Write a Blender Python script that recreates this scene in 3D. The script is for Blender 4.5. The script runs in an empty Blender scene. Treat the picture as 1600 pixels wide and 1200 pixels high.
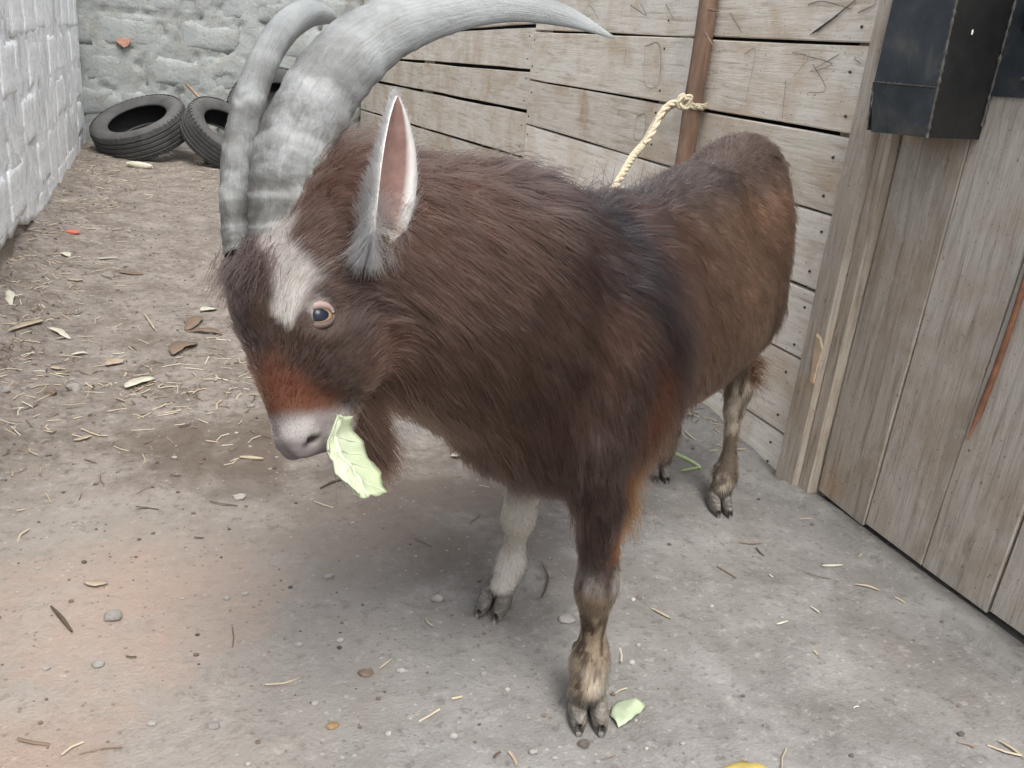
import bpy, bmesh, math, random
import numpy as np
from mathutils import Matrix, Vector, kdtree
random.seed(7); rng = np.random.default_rng(7)
scene = bpy.context.scene
COL = scene.collection

# ------------------------------------------------------------------ camera
FPX = 1388.0165705                       # focal length in pixels of a 1600 x 1200 picture
def nrm(v): v = np.asarray(v, float); return v/np.linalg.norm(v)
_Z = -nrm([430-800, 4300-600, FPX]); _Y = nrm([257-800, 25-600, FPX]); _Y = nrm(_Y-np.dot(_Y, _Z)*_Z)
RW = np.array([np.cross(_Y, _Z), _Y, _Z])  # world = RW @ (right, down, forward)
CAM = np.array([0, 0, 1.0])
cam_d = bpy.data.cameras.new('camera'); cam = bpy.data.objects.new('camera', cam_d); COL.objects.link(cam)
cam_d.sensor_width = 36; cam_d.lens = 36*FPX/1600; cam_d.clip_start = .02; cam_d.clip_end = 400
m = Matrix.Identity(4)
for i in range(3):
    m[i][0] = RW[i][0]; m[i][1] = -RW[i][1]; m[i][2] = -RW[i][2]; m[i][3] = CAM[i]
cam.matrix_world = m
scene.camera = cam

# ------------------------------------------------------------------ sky, sun, exposure
SUN_EL, SUN_AZ = 60, 178                 # degrees; azimuth clockwise from +Y
world = bpy.data.worlds.new('World'); scene.world = world; world.use_nodes = True
wn = world.node_tree.nodes; wl = world.node_tree.links
sky = wn.new('ShaderNodeTexSky'); sky.sky_type = 'NISHITA'; sky.sun_disc = False
sky.sun_elevation = math.radians(SUN_EL); sky.sun_rotation = math.radians(SUN_AZ)
sky.dust_density = 4; sky.ozone_density = 1; sky.air_density = 1
hs = wn.new('ShaderNodeHueSaturation'); hs.inputs['Saturation'].default_value = .32   # cloud cover: whiter light
wl.new(sky.outputs[0], hs.inputs['Color']); wl.new(hs.outputs[0], wn['Background'].inputs[0])
wn['Background'].inputs[1].default_value = .15
sun_d = bpy.data.lights.new('sun', 'SUN'); sun_d.energy = 1.1; sun_d.angle = math.radians(28); sun_d.color = (1, .96, .9)
sun = bpy.data.objects.new('sun', sun_d); COL.objects.link(sun)
_e, _a = math.radians(SUN_EL), math.radians(SUN_AZ)
sun.rotation_euler = Vector((-math.sin(_a)*math.cos(_e), -math.cos(_a)*math.cos(_e), -math.sin(_e))).to_track_quat('-Z', 'Y').to_euler()
vs = scene.view_settings; vs.view_transform = 'Standard'; vs.look = 'None'; vs.gamma = 1; vs.use_curve_mapping = False
vs.exposure = .88
scene.cycles.use_denoising = True; scene.cycles.use_adaptive_sampling = True; scene.cycles.adaptive_threshold = .025
scene.cycles_curves.shape = 'RIBBONS'
scene.cycles.max_bounces = 5; scene.cycles.diffuse_bounces = 3; scene.cycles.glossy_bounces = 2; scene.cycles.transmission_bounces = 3

# ------------------------------------------------------------------ places
def ray(px, py): return nrm(RW@np.array([px-800, py-600, FPX]))
def at(px, py, d): return CAM+RW@np.array([(px-800)*d/FPX, (py-600)*d/FPX, d])   # d: depth along the view axis
def ground(px, py, z=0.): r = ray(px, py); return CAM+r*(z-1.0)/r[2]
def wallx(px, py, x): r = ray(px, py); return CAM+r*x/r[0]
def wally(px, py, y): r = ray(px, py); return CAM+r*y/r[1]
def above(px, py, xy):                    # point of the pixel's ray nearest to the vertical line over xy
    r = ray(px, py); h = r[:2]; t = np.dot(np.asarray(xy)[:2]-CAM[:2], h)/np.dot(h, h); return CAM+r*t
WX = 1.51; LX = -.60; BY = 7.80          # fence plane, left wall plane, back wall plane

# ------------------------------------------------------------------ numpy noise
def _hash(ix, iy, iz, seed):
    h = (ix.astype(np.int64)*374761393+iy.astype(np.int64)*668265263+iz.astype(np.int64)*2147483647+seed*974711) & 0xffffffff
    h = ((h ^ (h >> 13))*1274126177) & 0xffffffff
    h = ((h ^ (h >> 15))*2246822519) & 0xffffffff
    return ((h ^ (h >> 16)) & 0xffffff)/float(0xffffff)
def vnoise(p, seed=0):
    p = np.asarray(p, float); i = np.floor(p).astype(np.int64); f = p-i; f = f*f*(3-2*f); r = 0
    for dx in (0, 1):
        for dy in (0, 1):
            for dz in (0, 1):
                w = (f[..., 0] if dx else 1-f[..., 0])*(f[..., 1] if dy else 1-f[..., 1])*(f[..., 2] if dz else 1-f[..., 2])
                r = r+w*_hash(i[..., 0]+dx, i[..., 1]+dy, i[..., 2]+dz, seed)
    return r*2-1
def fbm(p, oct=4, seed=0):
    p = np.asarray(p, float); r = 0; a = 1; t = 0
    for o in range(oct):
        r = r+a*vnoise(p*2**o, seed+o*17); t += a; a *= .5
    return r/t
def smooth(a, b, x): t = np.clip((x-a)/(b-a), 0, 1); return t*t*(3-2*t)

# ------------------------------------------------------------------ node materials
class NT:
    def __init__(s, name):
        s.m = bpy.data.materials.new(name); s.m.use_nodes = True; s.t = s.m.node_tree; s.n = s.t.nodes; s.l = s.t.links
        s.b = s.n['Principled BSDF']
    def new(s, typ, ins=None, **pr):
        n = s.n.new('ShaderNode'+typ)
        for k, v in pr.items(): setattr(n, k, v)
        for k, v in (ins or {}).items(): s.set(n, k, v)
        return n
    def set(s, n, k, v):
        if hasattr(v, 'is_output') or isinstance(v, bpy.types.NodeSocket): s.l.new(v, n.inputs[k])
        else: n.inputs[k].default_value = v
    def coord(s, kind='Object', scale=(1, 1, 1), rand=False):
        c = s.new('TexCoord').outputs[kind]
        if rand:
            oi = s.new('ObjectInfo').outputs['Random']
            mu = s.new('Math', {0: oi, 1: 37.}, operation='MULTIPLY').outputs[0]
            c = s.new('VectorMath', {0: c, 1: mu}, operation='ADD').outputs[0]
        return s.new('Mapping', {'Vector': c, 'Scale': scale}).outputs[0]
    def noise(s, vec, scale, detail=5, rough=.55, dist=0):
        return s.new('TexNoise', {'Vector': vec, 'Scale': scale, 'Detail': detail, 'Roughness': rough, 'Distortion': dist}).outputs[0]
    def ramp(s, fac, *stops):
        r = s.new('ValToRGB', {'Fac': fac}); e = r.color_ramp.elements
        while len(e) < len(stops): e.new(.5)
        for el, (p, c) in zip(e, stops): el.position = p; el.color = (*c, 1) if len(c) == 3 else c
        return r.outputs[0]
    def gray(s, fac, a, b):
        if a > b: return s.ramp(fac, (b, (1, 1, 1)), (a, (0, 0, 0)))
        return s.ramp(fac, (a, (0, 0, 0)), (b, (1, 1, 1)))
    def mix(s, fac, a, b, mode='MIX'):
        n = s.new('Mix', data_type='RGBA', blend_type=mode)
        for k, v in ((0, fac), (6, a), (7, b)):
            if isinstance(v, tuple) and len(v) == 3: v = (*v, 1)
            s.set(n, k, v)
        return n.outputs[2]
    def math(s, op, a, b=0.): return s.new('Math', {0: a, 1: b}, operation=op).outputs[0]
    def bump(s, h, strength=.5, dist=.01, prev=None):
        i = {'Height': h, 'Strength': strength, 'Distance': dist}
        if prev is not None: i['Normal'] = prev
        return s.new('Bump', i).outputs[0]
    def out(s, col=None, rough=None, nor=None, **kw):
        for k, v in (('Base Color', col), ('Roughness', rough), ('Normal', nor)):
            if v is not None:
                if isinstance(v, tuple) and len(v) == 3: v = (*v, 1)
                s.set(s.b, k, v)
        for k, v in kw.items(): s.set(s.b, k.replace('_', ' '), v)
        return s.m

def mat_wood(name, pale, mid, dark, stain=.5, scuff=0., axis='x'):
    t = NT(name); sc = (1.2, 16, 16)
    v = t.coord('Object', sc, True); v1 = t.coord('Object', (1, 1, 1), True)
    g = t.noise(v, 4.5, 5, .62, .6); g2 = t.noise(v, 18, 2, .7); s1 = t.noise(v1, 5.5, 4, .6, .4); s2 = t.noise(v1, 17, 3, .7)
    c = t.ramp(g, (.28, dark), (.45, mid), (.66, pale))
    c = t.mix(t.math('MULTIPLY', t.gray(s1, .47, .70), stain), c, (mid[0]*.74, mid[1]*.62, mid[2]*.50))
    s3 = t.noise(t.coord('Object', (.6, 2.2, 2.2), True), 3.2, 5, .65, .8); c = t.mix(t.math('MULTIPLY', t.gray(s3, .55, .72), stain*1.1), c, (mid[0]*.70, mid[1]*.66, mid[2]*.60))
    s4 = t.noise(v1, 2.7, 3, .5); c = t.mix(t.math('MULTIPLY', t.gray(s4, .63, .76), .6), c, (.52, .34, .20))
    c = t.mix(t.math('MULTIPLY', t.gray(s2, .6, .72), .4), c, tuple(min(.8, x*1.12) for x in pale))
    sp = t.noise(t.coord('Object', (3, 5, 5), True), 26, 3, .8)
    c = t.mix(t.math('MULTIPLY', t.gray(sp, .63, .70), .8), c, (.06, .045, .035))
    oi = t.new('ObjectInfo').outputs['Random']
    hsn = t.new('HueSaturation', {'Color': c, 'Value': t.new('MapRange', {0: oi, 3: .82, 4: 1.12}).outputs[0], 'Saturation': t.new('MapRange', {0: oi, 3: 1.15, 4: .85}).outputs[0]})
    wv = t.new('TexWave', {'Vector': v1, 'Scale': 38., 'Distortion': 5., 'Detail': 2.}, bands_direction='X').outputs[1]
    h = t.math('ADD', t.math('MULTIPLY', g, .7), t.math('ADD', t.math('MULTIPLY', g2, .4), t.math('MULTIPLY', wv, .03)))
    return t.out(hsn.outputs[0], .82, t.bump(h, .75, .004))
M = {}
M['fence'] = mat_wood('fence_wood', (.84, .79, .71), (.76, .705, .615), (.49, .43, .345), .7)
M['door'] = mat_wood('door_wood', (.49, .455, .40), (.41, .375, .325), (.25, .22, .185), .8)
M['post'] = mat_wood('post_wood', (.56, .51, .44), (.45, .40, .335), (.22, .185, .15), .5)

def mat_wall(name, a, b, c3, dirt, streak=.15):
    t = NT(name); v = t.coord('Object'); 
    n1 = t.noise(v, 2.2, 6, .6, .3); n2 = t.noise(v, 9, 4, .65, .2); n3 = t.noise(v, 46, 3, .7)
    c = t.ramp(n1, (.32, b), (.5, a), (.68, c3))
    c = t.mix(t.math('MULTIPLY', t.gray(n2, .52, .7), .6), c, dirt)
    c = t.mix(t.math('MULTIPLY', t.gray(n3, .60, .72), .6), c, (b[0]*.5, b[1]*.5, b[2]*.5))
    c = t.mix(t.math('MULTIPLY', t.gray(n3, .42, .3), .4), c, (c3[0]*1.15, c3[1]*1.15, c3[2]*1.15))
    st_ = t.noise(t.coord('Object', (9, 9, .9)), 2.6, 6, .65, .3); c = t.mix(t.math('MULTIPLY', t.gray(st_, .56, .70), streak), c, (b[0]*.42, b[1]*.42, b[2]*.42))
    h = t.math('ADD', n2, t.math('MULTIPLY', n3, .5))
    return t.out(c, .93, t.bump(h, .9, .012))
M['back_block'] = mat_wall('grey_block', (.30, .325, .32), (.225, .235, .228), (.37, .39, .385), (.285, .265, .235))
M['back_mortar'] = mat_wall('grey_mortar', (.29, .31, .30), (.20, .20, .19), (.36, .38, .37), (.26, .24, .21))
M['left_block'] = mat_wall('limewashed_block', (.76, .785, .795), (.62, .64, .645), (.82, .835, .84), (.54, .52, .49), .75)
M['left_mortar'] = mat_wall('limewashed_mortar', (.72, .745, .755), (.52, .53, .53), (.80, .815, .82), (.48, .46, .43), .85)
M['footing'] = mat_wall('earth_footing', (.21, .175, .14), (.14, .115, .09), (.29, .255, .215), (.11, .085, .065))

def flat(name, c, rough=.8, var=.25, sc=30, bump=.3, bd=.003, dark=.6, **kw):
    t = NT(name); v = t.coord('Object', (1, 1, 1), True); n = t.noise(v, sc, 6, .6); n2 = t.noise(v, sc*.23, 3)
    col = t.ramp(n, (.3, tuple(x*(1-var) for x in c)), (.7, tuple(min(1, x*(1+var)) for x in c)))
    col = t.mix(t.math('MULTIPLY', t.gray(n2, .45, .75), .6), col, tuple(x*dark for x in c))
    return t.out(col, rough, t.bump(n, bump, bd), **kw)

# ------------------------------------------------------------------ object helpers
def tag(o, label=None, cat=None, group=None, kind=None):
    for k, v in (('label', label), ('category', cat), ('group', group), ('kind', kind)):
        if v: o[k] = v
    return o
def mesh_obj(name, verts, faces, mat, parent=None, loc=None, smooth_=False):
    me = bpy.data.meshes.new(name)
    verts = np.asarray(verts, float)
    me.from_pydata(verts.tolist(), [], [tuple(int(i) for i in f) for f in faces]); me.update()
    if mat is not None: me.materials.append(mat)
    if smooth_: me.polygons.foreach_set('use_smooth', [True]*len(me.polygons))
    return link(bpy.data.objects.new(name, me), parent, loc)
def link(o, parent=None, loc=None):
    COL.objects.link(o)
    if loc is not None: o.location = tuple(float(x) for x in loc)
    if parent is not None:
        o.parent = parent
        if '_o' in parent: o.matrix_parent_inverse = Matrix.Translation(-Vector(parent['_o']))
        if parent.parent is not None or parent.type != 'EMPTY':
            o.matrix_parent_inverse = Matrix.Translation(-Vector(parent.location))
    return o
def thing(name, label, cat, loc=(0, 0, 0), group=None, kind=None):
    o = bpy.data.objects.new(name, None); o.empty_display_size = .05
    o.location = tuple(float(x) for x in loc); COL.objects.link(o); o['_o'] = [float(x) for x in loc]
    return tag(o, label, cat, group, kind)
def grid_faces(nu, nv, wrap_u=False, wrap_v=False, off=0):
    F = []
    for i in range(nu if wrap_u else nu-1):
        for j in range(nv if wrap_v else nv-1):
            a, b = i, (i+1) % nu; c, d = j, (j+1) % nv
            F.append((off+a*nv+c, off+b*nv+c, off+b*nv+d, off+a*nv+d))
    return F
def spline(P, n):
    P = np.asarray(P, float); k = len(P)
    if k == 2: return P[0]+(P[1]-P[0])*np.linspace(0, 1, n)[:, None]
    Q = np.vstack([2*P[0]-P[1], P, 2*P[-1]-P[-2]]); T = np.linspace(0, k-1-1e-9, n); i = T.astype(int); t = (T-i)[:, None]
    a, b, c, d = Q[i], Q[i+1], Q[i+2], Q[i+3]
    return .5*(2*b+(c-a)*t+(2*a-5*b+4*c-d)*t**2+(3*b-a-3*c+d)*t**3)
def frames(P, ref=None):
    T = np.gradient(P, axis=0); T /= np.linalg.norm(T, axis=1)[:, None]+1e-12
    if ref is None: ref = np.array([0, 0, 1.]) if abs(T[0][2]) < .9 else np.array([1., 0, 0])
    A = []; u = np.asarray(ref, float)
    for t in T:
        u = nrm(u-np.dot(u, t)*t); A.append(u)
    A = np.array(A); return T, A, np.cross(T, A)
def tube(P, rad, ns=8, ratio=1., ref=None, cap=True, jitter=0., seed=1):
    P = np.asarray(P, float); n = len(P); rad = np.broadcast_to(np.asarray(rad, float), (n,))
    T, A, B = frames(P, ref); th = np.arange(ns)*2*math.pi/ns
    V = P[:, None]+rad[:, None, None]*(np.cos(th)[None, :, None]*A[:, None]+ratio*np.sin(th)[None, :, None]*B[:, None])
    if jitter:
        V = V+jitter*(fbm(V.reshape(-1, 3)*60, 3, seed).reshape(n, ns)[..., None])*(V-P[:, None])/(rad[:, None, None]+1e-6)
    V = V.reshape(-1, 3); F = grid_faces(n, ns, wrap_v=True)
    if cap: F += [tuple(range(ns))[::-1], tuple(range((n-1)*ns, n*ns))]
    return V, F
def join(parts):
    V = []; F = []; o = 0
    for v, f in parts:
        V.append(np.asarray(v)); F += [tuple(i+o for i in q) for q in f]; o += len(v)
    return np.vstack(V), F

# ================================================================== GROUND
def axis(lo, hi, step, far):
    a = np.arange(lo, hi+1e-6, step); e = np.array([.1, .3, .8, 2, 5, 12, 30, far])
    return np.concatenate([lo-e[::-1], a, hi+e])
def ground_h(x, y):
    p = np.stack([x, y, np.zeros_like(x)], -1)
    h = .010*fbm(p*2.3, 3, 3)+.004*fbm(p*11, 3, 5)
    dirt = smooth(.9, -.1, x+.12*fbm(p*4, 2, 9))*smooth(1.3, 2.1, y)                          # looser soil left and behind
    h = h+dirt*(.012*fbm(p*7, 4, 12)+.005*np.abs(fbm(p*26, 3, 15)))
    bank = smooth(-.30, -.62, x+.07*fbm(p*3.1, 3, 21))
    h = h+bank*(.055+.03*fbm(p*5, 3, 22))*smooth(8.4, 5.5, y)
    h = h+smooth(6.6, 7.7, y)*.03*(1+fbm(p*4, 3, 33))
    rb = smooth(1.30, 1.52, x)*smooth(1.75, 2.0, y); h = h+rb*.03*(1+fbm(p*8, 3, 41))         # crumbs under the fence
    feet = np.zeros_like(x)
    for f in FEET: feet = np.maximum(feet, np.exp(-((x-f[0])**2+(y-f[1])**2)/.012))
    h = h*(1-feet)
    h = np.where((x < -.95) | (x > 1.9) | (y > 8.2), h*.2, h)
    return h
FEET = [ground(916, 1118), ground(772, 950), ground(1122, 795), ground(1029, 744)]
gx = axis(-.85, 1.75, .014, 90); gy = axis(.45, 8.0, .02, 90)
GX, GY = np.meshgrid(gx, gy, indexing='ij'); GZ = ground_h(GX, GY)
t = NT('packed_earth'); v = t.coord('Object')
sep = t.new('SeparateXYZ', {0: v}); X, Yc = sep.outputs[0], sep.outputs[1]
n1 = t.noise(v, 1.7, 5, .6, .4); n2 = t.noise(v, 6.5, 4, .65, .3); n3 = t.noise(v, 38, 4, .72); n4 = t.noise(v, 150, 2, .7)
conc = t.ramp(n2, (.30, (.165, .157, .146)), (.5, (.222, .213, .20)), (.68, (.275, .266, .252)))
conc = t.mix(t.math('MULTIPLY', t.gray(n1, .50, .66), .5), conc, (.165, .147, .128))
conc = t.mix(t.math('MULTIPLY', t.gray(n3, .555, .66), .55), conc, (.105, .094, .083))
conc = t.mix(t.math('MULTIPLY', t.gray(n3, .43, .33), .5), conc, (.36, .345, .325))
soil = t.ramp(n2, (.30, (.145, .12, .099)), (.5, (.212, .184, .158)), (.7, (.285, .254, .224)))
soil = t.mix(t.math('MULTIPLY', t.gray(n3, .52, .66), .75), soil, (.088, .07, .055))
soil = t.mix(t.math('MULTIPLY', t.gray(n3, .43, .33), .5), soil, (.37, .342, .307))
# trodden dark soil under the goat's head, slab to the right and in front, loose soil to the left and behind
side = t.math('ADD', t.math('MULTIPLY', X, -.55), t.math('MULTIPLY', Yc, .40))
f = t.math('ADD', side, t.math('MULTIPLY', t.math('SUBTRACT', n1, .5), 1.3))
f = t.math('ADD', f, t.math('MULTIPLY', t.math('SUBTRACT', n2, .5), .9))
c = t.mix(t.gray(f, .22, .72), conc, soil)
def patch(x0, y0, kx, ky, r0, r1, wob):
    dx = t.math('MULTIPLY', t.math('POWER', t.math('ABSOLUTE', t.math('SUBTRACT', X, x0)), 2.), kx); dy = t.math('MULTIPLY', t.math('POWER', t.math('ABSOLUTE', t.math('SUBTRACT', Yc, y0)), 2.), ky)
    return t.gray(t.math('ADD', t.math('ADD', dx, dy), t.math('MULTIPLY', t.math('SUBTRACT', n2, .5), wob)), r1, r0)
c = t.mix(t.math('MULTIPLY', patch(.50, 1.72, 1., 1., .02, .14, .30), .65), c, (.11, .083, .063))        # dug over soil
c = t.mix(t.math('MULTIPLY', patch(-.22, 1.45, .6, .6, .0, .30, .30), .55), c, (.38, .344, .306))
c = t.mix(t.math('MULTIPLY', patch(-.10, 1.50, 1., 1.3, .0, .10, .25), .6), c, (.39, .285, .225))            # reddish patch
c = t.mix(t.math('MULTIPLY', patch(.10, 2.12, 1., 1.3, .01, .09, .22), .8), c, (.11, .083, .063))
c = t.mix(t.math('MULTIPLY', patch(-.30, 1.10, 1., 1., .0, .06, .15), .5), c, (.38, .26, .195))
vo = t.new('TexVoronoi', {'Vector': v, 'Scale': 70., 'Randomness': 1.}); vd = vo.outputs['Distance']; vc = t.new('SeparateColor', {0: vo.outputs['Color']})
spot = t.math('MULTIPLY', t.gray(vd, .30, .16), t.gray(vc.outputs[0], .80, .84)); c = t.mix(t.math('MULTIPLY', spot, .45), c, (.085, .07, .058))
spot2 = t.math('MULTIPLY', t.gray(vd, .28, .14), t.gray(vc.outputs[1], .86, .90)); c = t.mix(t.math('MULTIPLY', spot2, .35), c, (.52, .50, .47))
hh = t.math('ADD', t.math('ADD', n3, t.math('MULTIPLY', n4, .45)), t.math('MULTIPLY', n2, .8))
M['ground'] = t.out(c, .95, t.bump(hh, .8, .006))
g = mesh_obj('ground', np.stack([GX, GY, GZ], -1).reshape(-1, 3), grid_faces(len(gx), len(gy)), M['ground'], smooth_=True)
tag(g, kind='structure')
def gz(x, y):
    i = min(max(int(np.searchsorted(gx, x))-1, 0), len(gx)-2); j = min(max(int(np.searchsorted(gy, y))-1, 0), len(gy)-2)
    a = (x-gx[i])/(gx[i+1]-gx[i]); b = (y-gy[j])/(gy[j+1]-gy[j])
    return float(GZ[i, j]*(1-a)*(1-b)+GZ[i+1, j]*a*(1-b)+GZ[i, j+1]*(1-a)*b+GZ[i+1, j+1]*a*b)
def gpoint(px, py):
    p = ground(px, py)
    for _ in range(4): p = ground(px, py, gz(p[0], p[1]))
    return p

# ================================================================== BLOCK WALLS
def rough_block(w, h, d, seed, nu=11, nv=6, amp=.007, er=.020, ew=.34, wob=1.):
    """a block whose front face (towards -y local) is lumpy; x along, z up; origin at the middle of the back"""
    us = np.linspace(-.5, .5, nu); vs_ = np.linspace(-.5, .5, nv)
    U, V = np.meshgrid(us, vs_, indexing='ij')
    P = np.stack([U*w, np.zeros_like(U), V*h], -1); q = P.reshape(-1, 3)+seed*7.31
    edge = np.minimum(.5-np.abs(U), (.5-np.abs(V)))*2
    dep = d+amp*fbm(q*7, 4, 2).reshape(U.shape)*1.8-er*(1-smooth(0, ew, edge+.7*ew*fbm(q*8+5, 2, 7).reshape(U.shape)))
    P[..., 0] += wob*.022*fbm(q*11, 2, 4).reshape(U.shape); P[..., 2] += wob*.018*fbm(q*11, 2, 5).reshape(U.shape)
    P[..., 1] = -dep
    F = [tuple(f) for f in grid_faces(nu, nv)]
    V0 = P.reshape(-1, 3); B = V0.copy(); B[:, 1] = 0
    ring = [i*nv for i in range(nu)]+[(nu-1)*nv+j for j in range(1, nv)]+[i*nv+nv-1 for i in range(nu-2, -1, -1)]+[j for j in range(nv-2, 0, -1)]
    n0 = len(V0); rb = V0[ring].copy(); rb[:, 1] = 0
    F += [(ring[k], n0+k, n0+(k+1) % len(ring), ring[(k+1) % len(ring)]) for k in range(len(ring))]
    return np.vstack([V0, rb]), F
def block_wall(label, along, origin, facing, L, Htop, rows, bl, mats, zbase, seed, first, amp=1., zfun=None):
    """along / facing: unit vectors on the ground; the face plane passes through origin"""
    along = np.array([*along, 0.]); facing = np.array([*facing, 0.])
    w = thing('block_wall', label, 'wall', origin)
    # lay out the blocks first, the mortar then follows their upright joints
    lay = []
    for r, (z0, z1) in enumerate(rows):
        u = -first[r % len(first)]*bl
        while u < L:
            ln = bl*random.uniform(.86, 1.12); u0, u1 = max(u, 0), min(u+ln-.02, L)
            if u1-u0 > .08: lay.append((u0, u1, z0, z1))
            u += ln
    nu, nv = int(L/.022)+2, int((Htop-zbase)/.026)+2
    U, V = np.meshgrid(np.linspace(0, L, nu), np.linspace(zbase, Htop, nv), indexing='ij')
    if zfun is not None: zb_ = zfun(U[:, :1]); V = zb_+(Htop-zb_)*(V-zbase)/(Htop-zbase)
    P = origin+U[..., None]*along+V[..., None]*np.array([0, 0, 1.])
    q = P.reshape(-1, 3); lob = fbm(q*3.1, 3, seed+5).reshape(U.shape)
    dep = (-.002 if amp == 1 else -.004)+amp*.017*fbm(q*4.5, 4, seed).reshape(U.shape)+amp*.007*fbm(q*24, 3, seed+3).reshape(U.shape)
    crk = np.zeros_like(U)
    for u0, u1, z0, z1 in lay: crk = np.maximum(crk, np.exp(-((U-u0+.01+.012*lob)/.016)**2)*((V > z0) & (V < z1)))
    for z0, z1 in rows: crk = np.maximum(crk, .8*np.exp(-((V-z0+.01*lob)/.014)**2)*smooth(.1, .35, lob))
    dep = dep-(.030 if amp == 1 else .038)*crk*smooth(-.25, .15, fbm(q*6+40, 3, seed+7).reshape(U.shape))
    dep = dep-amp*.022*smooth(.38, .5, fbm(q*11+70, 2, seed+8).reshape(U.shape))
    fr = P+dep[..., None]*facing
    if zfun is not None:      # ragged lower edge
        rag = .05*fbm(np.stack([U[:, 0]*5, U[:, 0]*0, U[:, 0]*0], -1), 4, seed+9)
        fr[:, 0, 2] += rag; fr[:, 1, 2] += rag*.6
    bk = np.stack([fr[..., 0]*1, fr[..., 1]*1, fr[..., 2]*1], -1)-facing*.2
    V2 = np.vstack([fr.reshape(-1, 3), bk.reshape(-1, 3)]); n0 = nu*nv
    F = grid_faces(nu, nv)
    ring = [i*nv for i in range(nu)]+[(nu-1)*nv+j for j in range(1, nv)]+[i*nv+nv-1 for i in range(nu-2, -1, -1)]+[j for j in range(nv-2, 0, -1)]
    F += [(ring[k], n0+ring[k], n0+ring[(k+1) % len(ring)], ring[(k+1) % len(ring)]) for k in range(len(ring))]
    mo = mesh_obj('mortar', V2, F, mats[1], w, smooth_=True)
    R = np.array([along, -facing, [0, 0, 1.]]).T          # local x along, local -y = facing
    k = 0
    for u0, u1, z0, z1 in lay:
        if zfun is not None:
            z0 = max(z0, float(zfun(np.array([(u0+u1)/2]))[0])+.02)
            if z1-z0 < .07: continue
        Vb, Fb = rough_block(u1-u0, z1-z0-random.uniform(*((.010, .024) if amp == 1 else (-.006, .006))), .026+(random.uniform(-.002, .011) if amp == 1 else random.uniform(-.005, .002)), k*1.37+seed, amp=.010*amp, **({} if amp == 1 else dict(er=.006, ew=.12, wob=.5, nu=15, nv=9)))
        c = origin+along*(u0+u1)/2+np.array([0, 0, (z0+z1)/2+random.uniform(-.006, .006)])-facing*.028
        mesh_obj('block', (Vb@R.T), Fb, mats[0], w, loc=c, smooth_=True); k += 1
    return w
rows_b = [(.0, .20), (.22, .45), (.47, .71), (.745, .985), (1.01, 1.25), (1.27, 1.5), (1.52, 1.75)]
block_wall('rough grey concrete block wall at the far end behind the tyres', (1, 0), np.array([LX-.3, BY, 0]), (0, -1), 2.9, 1.8, rows_b, .53, (M['back_block'], M['back_mortar']), -.05, 11, (.45, .0, .55, .2))
rows_l = [(-.07, .125), (.15, .36), (.385, .60), (.625, .84), (.865, 1.08), (1.105, 1.32), (1.345, 1.56)]
lw = block_wall('pale limewashed block wall with crumbling lower edge along the left side', (0, 1), np.array([LX, .2, 0]), (1, 0), BY-.22, 1.6, rows_l, .44, (M['left_block'], M['left_mortar']), .10, 29, (.1, .25, .05, .3), amp=.28, zfun=lambda u: .0+.17*smooth(5.6, 3.2, u+.2)+.02*np.sin(u*5))
# earth footing under the left wall, set back from its face
nu, nv = 170, 8
U, V = np.meshgrid(np.linspace(.2, BY-.1, nu), np.linspace(-.12, .24, nv), indexing='ij')
P = np.stack([np.full_like(U, LX-.045), U, V], -1); P[..., 0] += .03*fbm(P.reshape(-1, 3)*8, 4, 77).reshape(U.shape)+.05*smooth(.12, -.02, V)
bk = P.copy(); bk[..., 0] = LX-.18
V2 = np.vstack([P.reshape(-1, 3), bk.reshape(-1, 3)]); n0 = nu*nv
F = grid_faces(nu, nv)+[(n0+f[3], n0+f[2], n0+f[1], n0+f[0]) for f in grid_faces(nu, nv)]
mesh_obj('footing', V2, F, M['footing'], lw, smooth_=True)
# loose plaster flakes hanging at the lower edge
M['flake'] = flat('plaster_flake', (.45, .445, .43), .9, .2, 25)
def flake(px, py, w, h, tilt):
    c = wallx(px, py, LX+.012); n = 7; us = np.linspace(-.5, .5, n)
    top = np.array([[0, u*w, h*.5*(1+.3*random.uniform(-1, 1))] for u in us]); bot = np.array([[.006+.006*random.random(), u*w*.95, -h*.5*(1+.6*random.uniform(-1, 1))] for u in us])
    fr = np.stack([top, (top+bot)/2+[.006, 0, 0], bot], 1).reshape(-1, 3); bk = fr-[.009, 0, 0]
    rot = np.array([[1, 0, 0], [0, math.cos(tilt), -math.sin(tilt)], [0, math.sin(tilt), math.cos(tilt)]])
    V = np.vstack([fr, bk])@rot.T; F = grid_faces(n, 3)
    ring = [i*3 for i in range(n)]+[(n-1)*3+1, (n-1)*3+2]+[i*3+2 for i in range(n-2, -1, -1)]+[1]; n0 = n*3
    F = F+[tuple(n0+i for i in f[::-1]) for f in F]+[(ring[k], n0+ring[k], n0+ring[(k+1) % len(ring)], ring[(k+1) % len(ring)]) for k in range(len(ring))]
    mesh_obj('plaster_flake', V, F, M['flake'], lw, loc=c)
# brick chip bedded in the far wall
M['brick'] = flat('orange_brick', (.46, .25, .18), .9, .3, 40)

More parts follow.
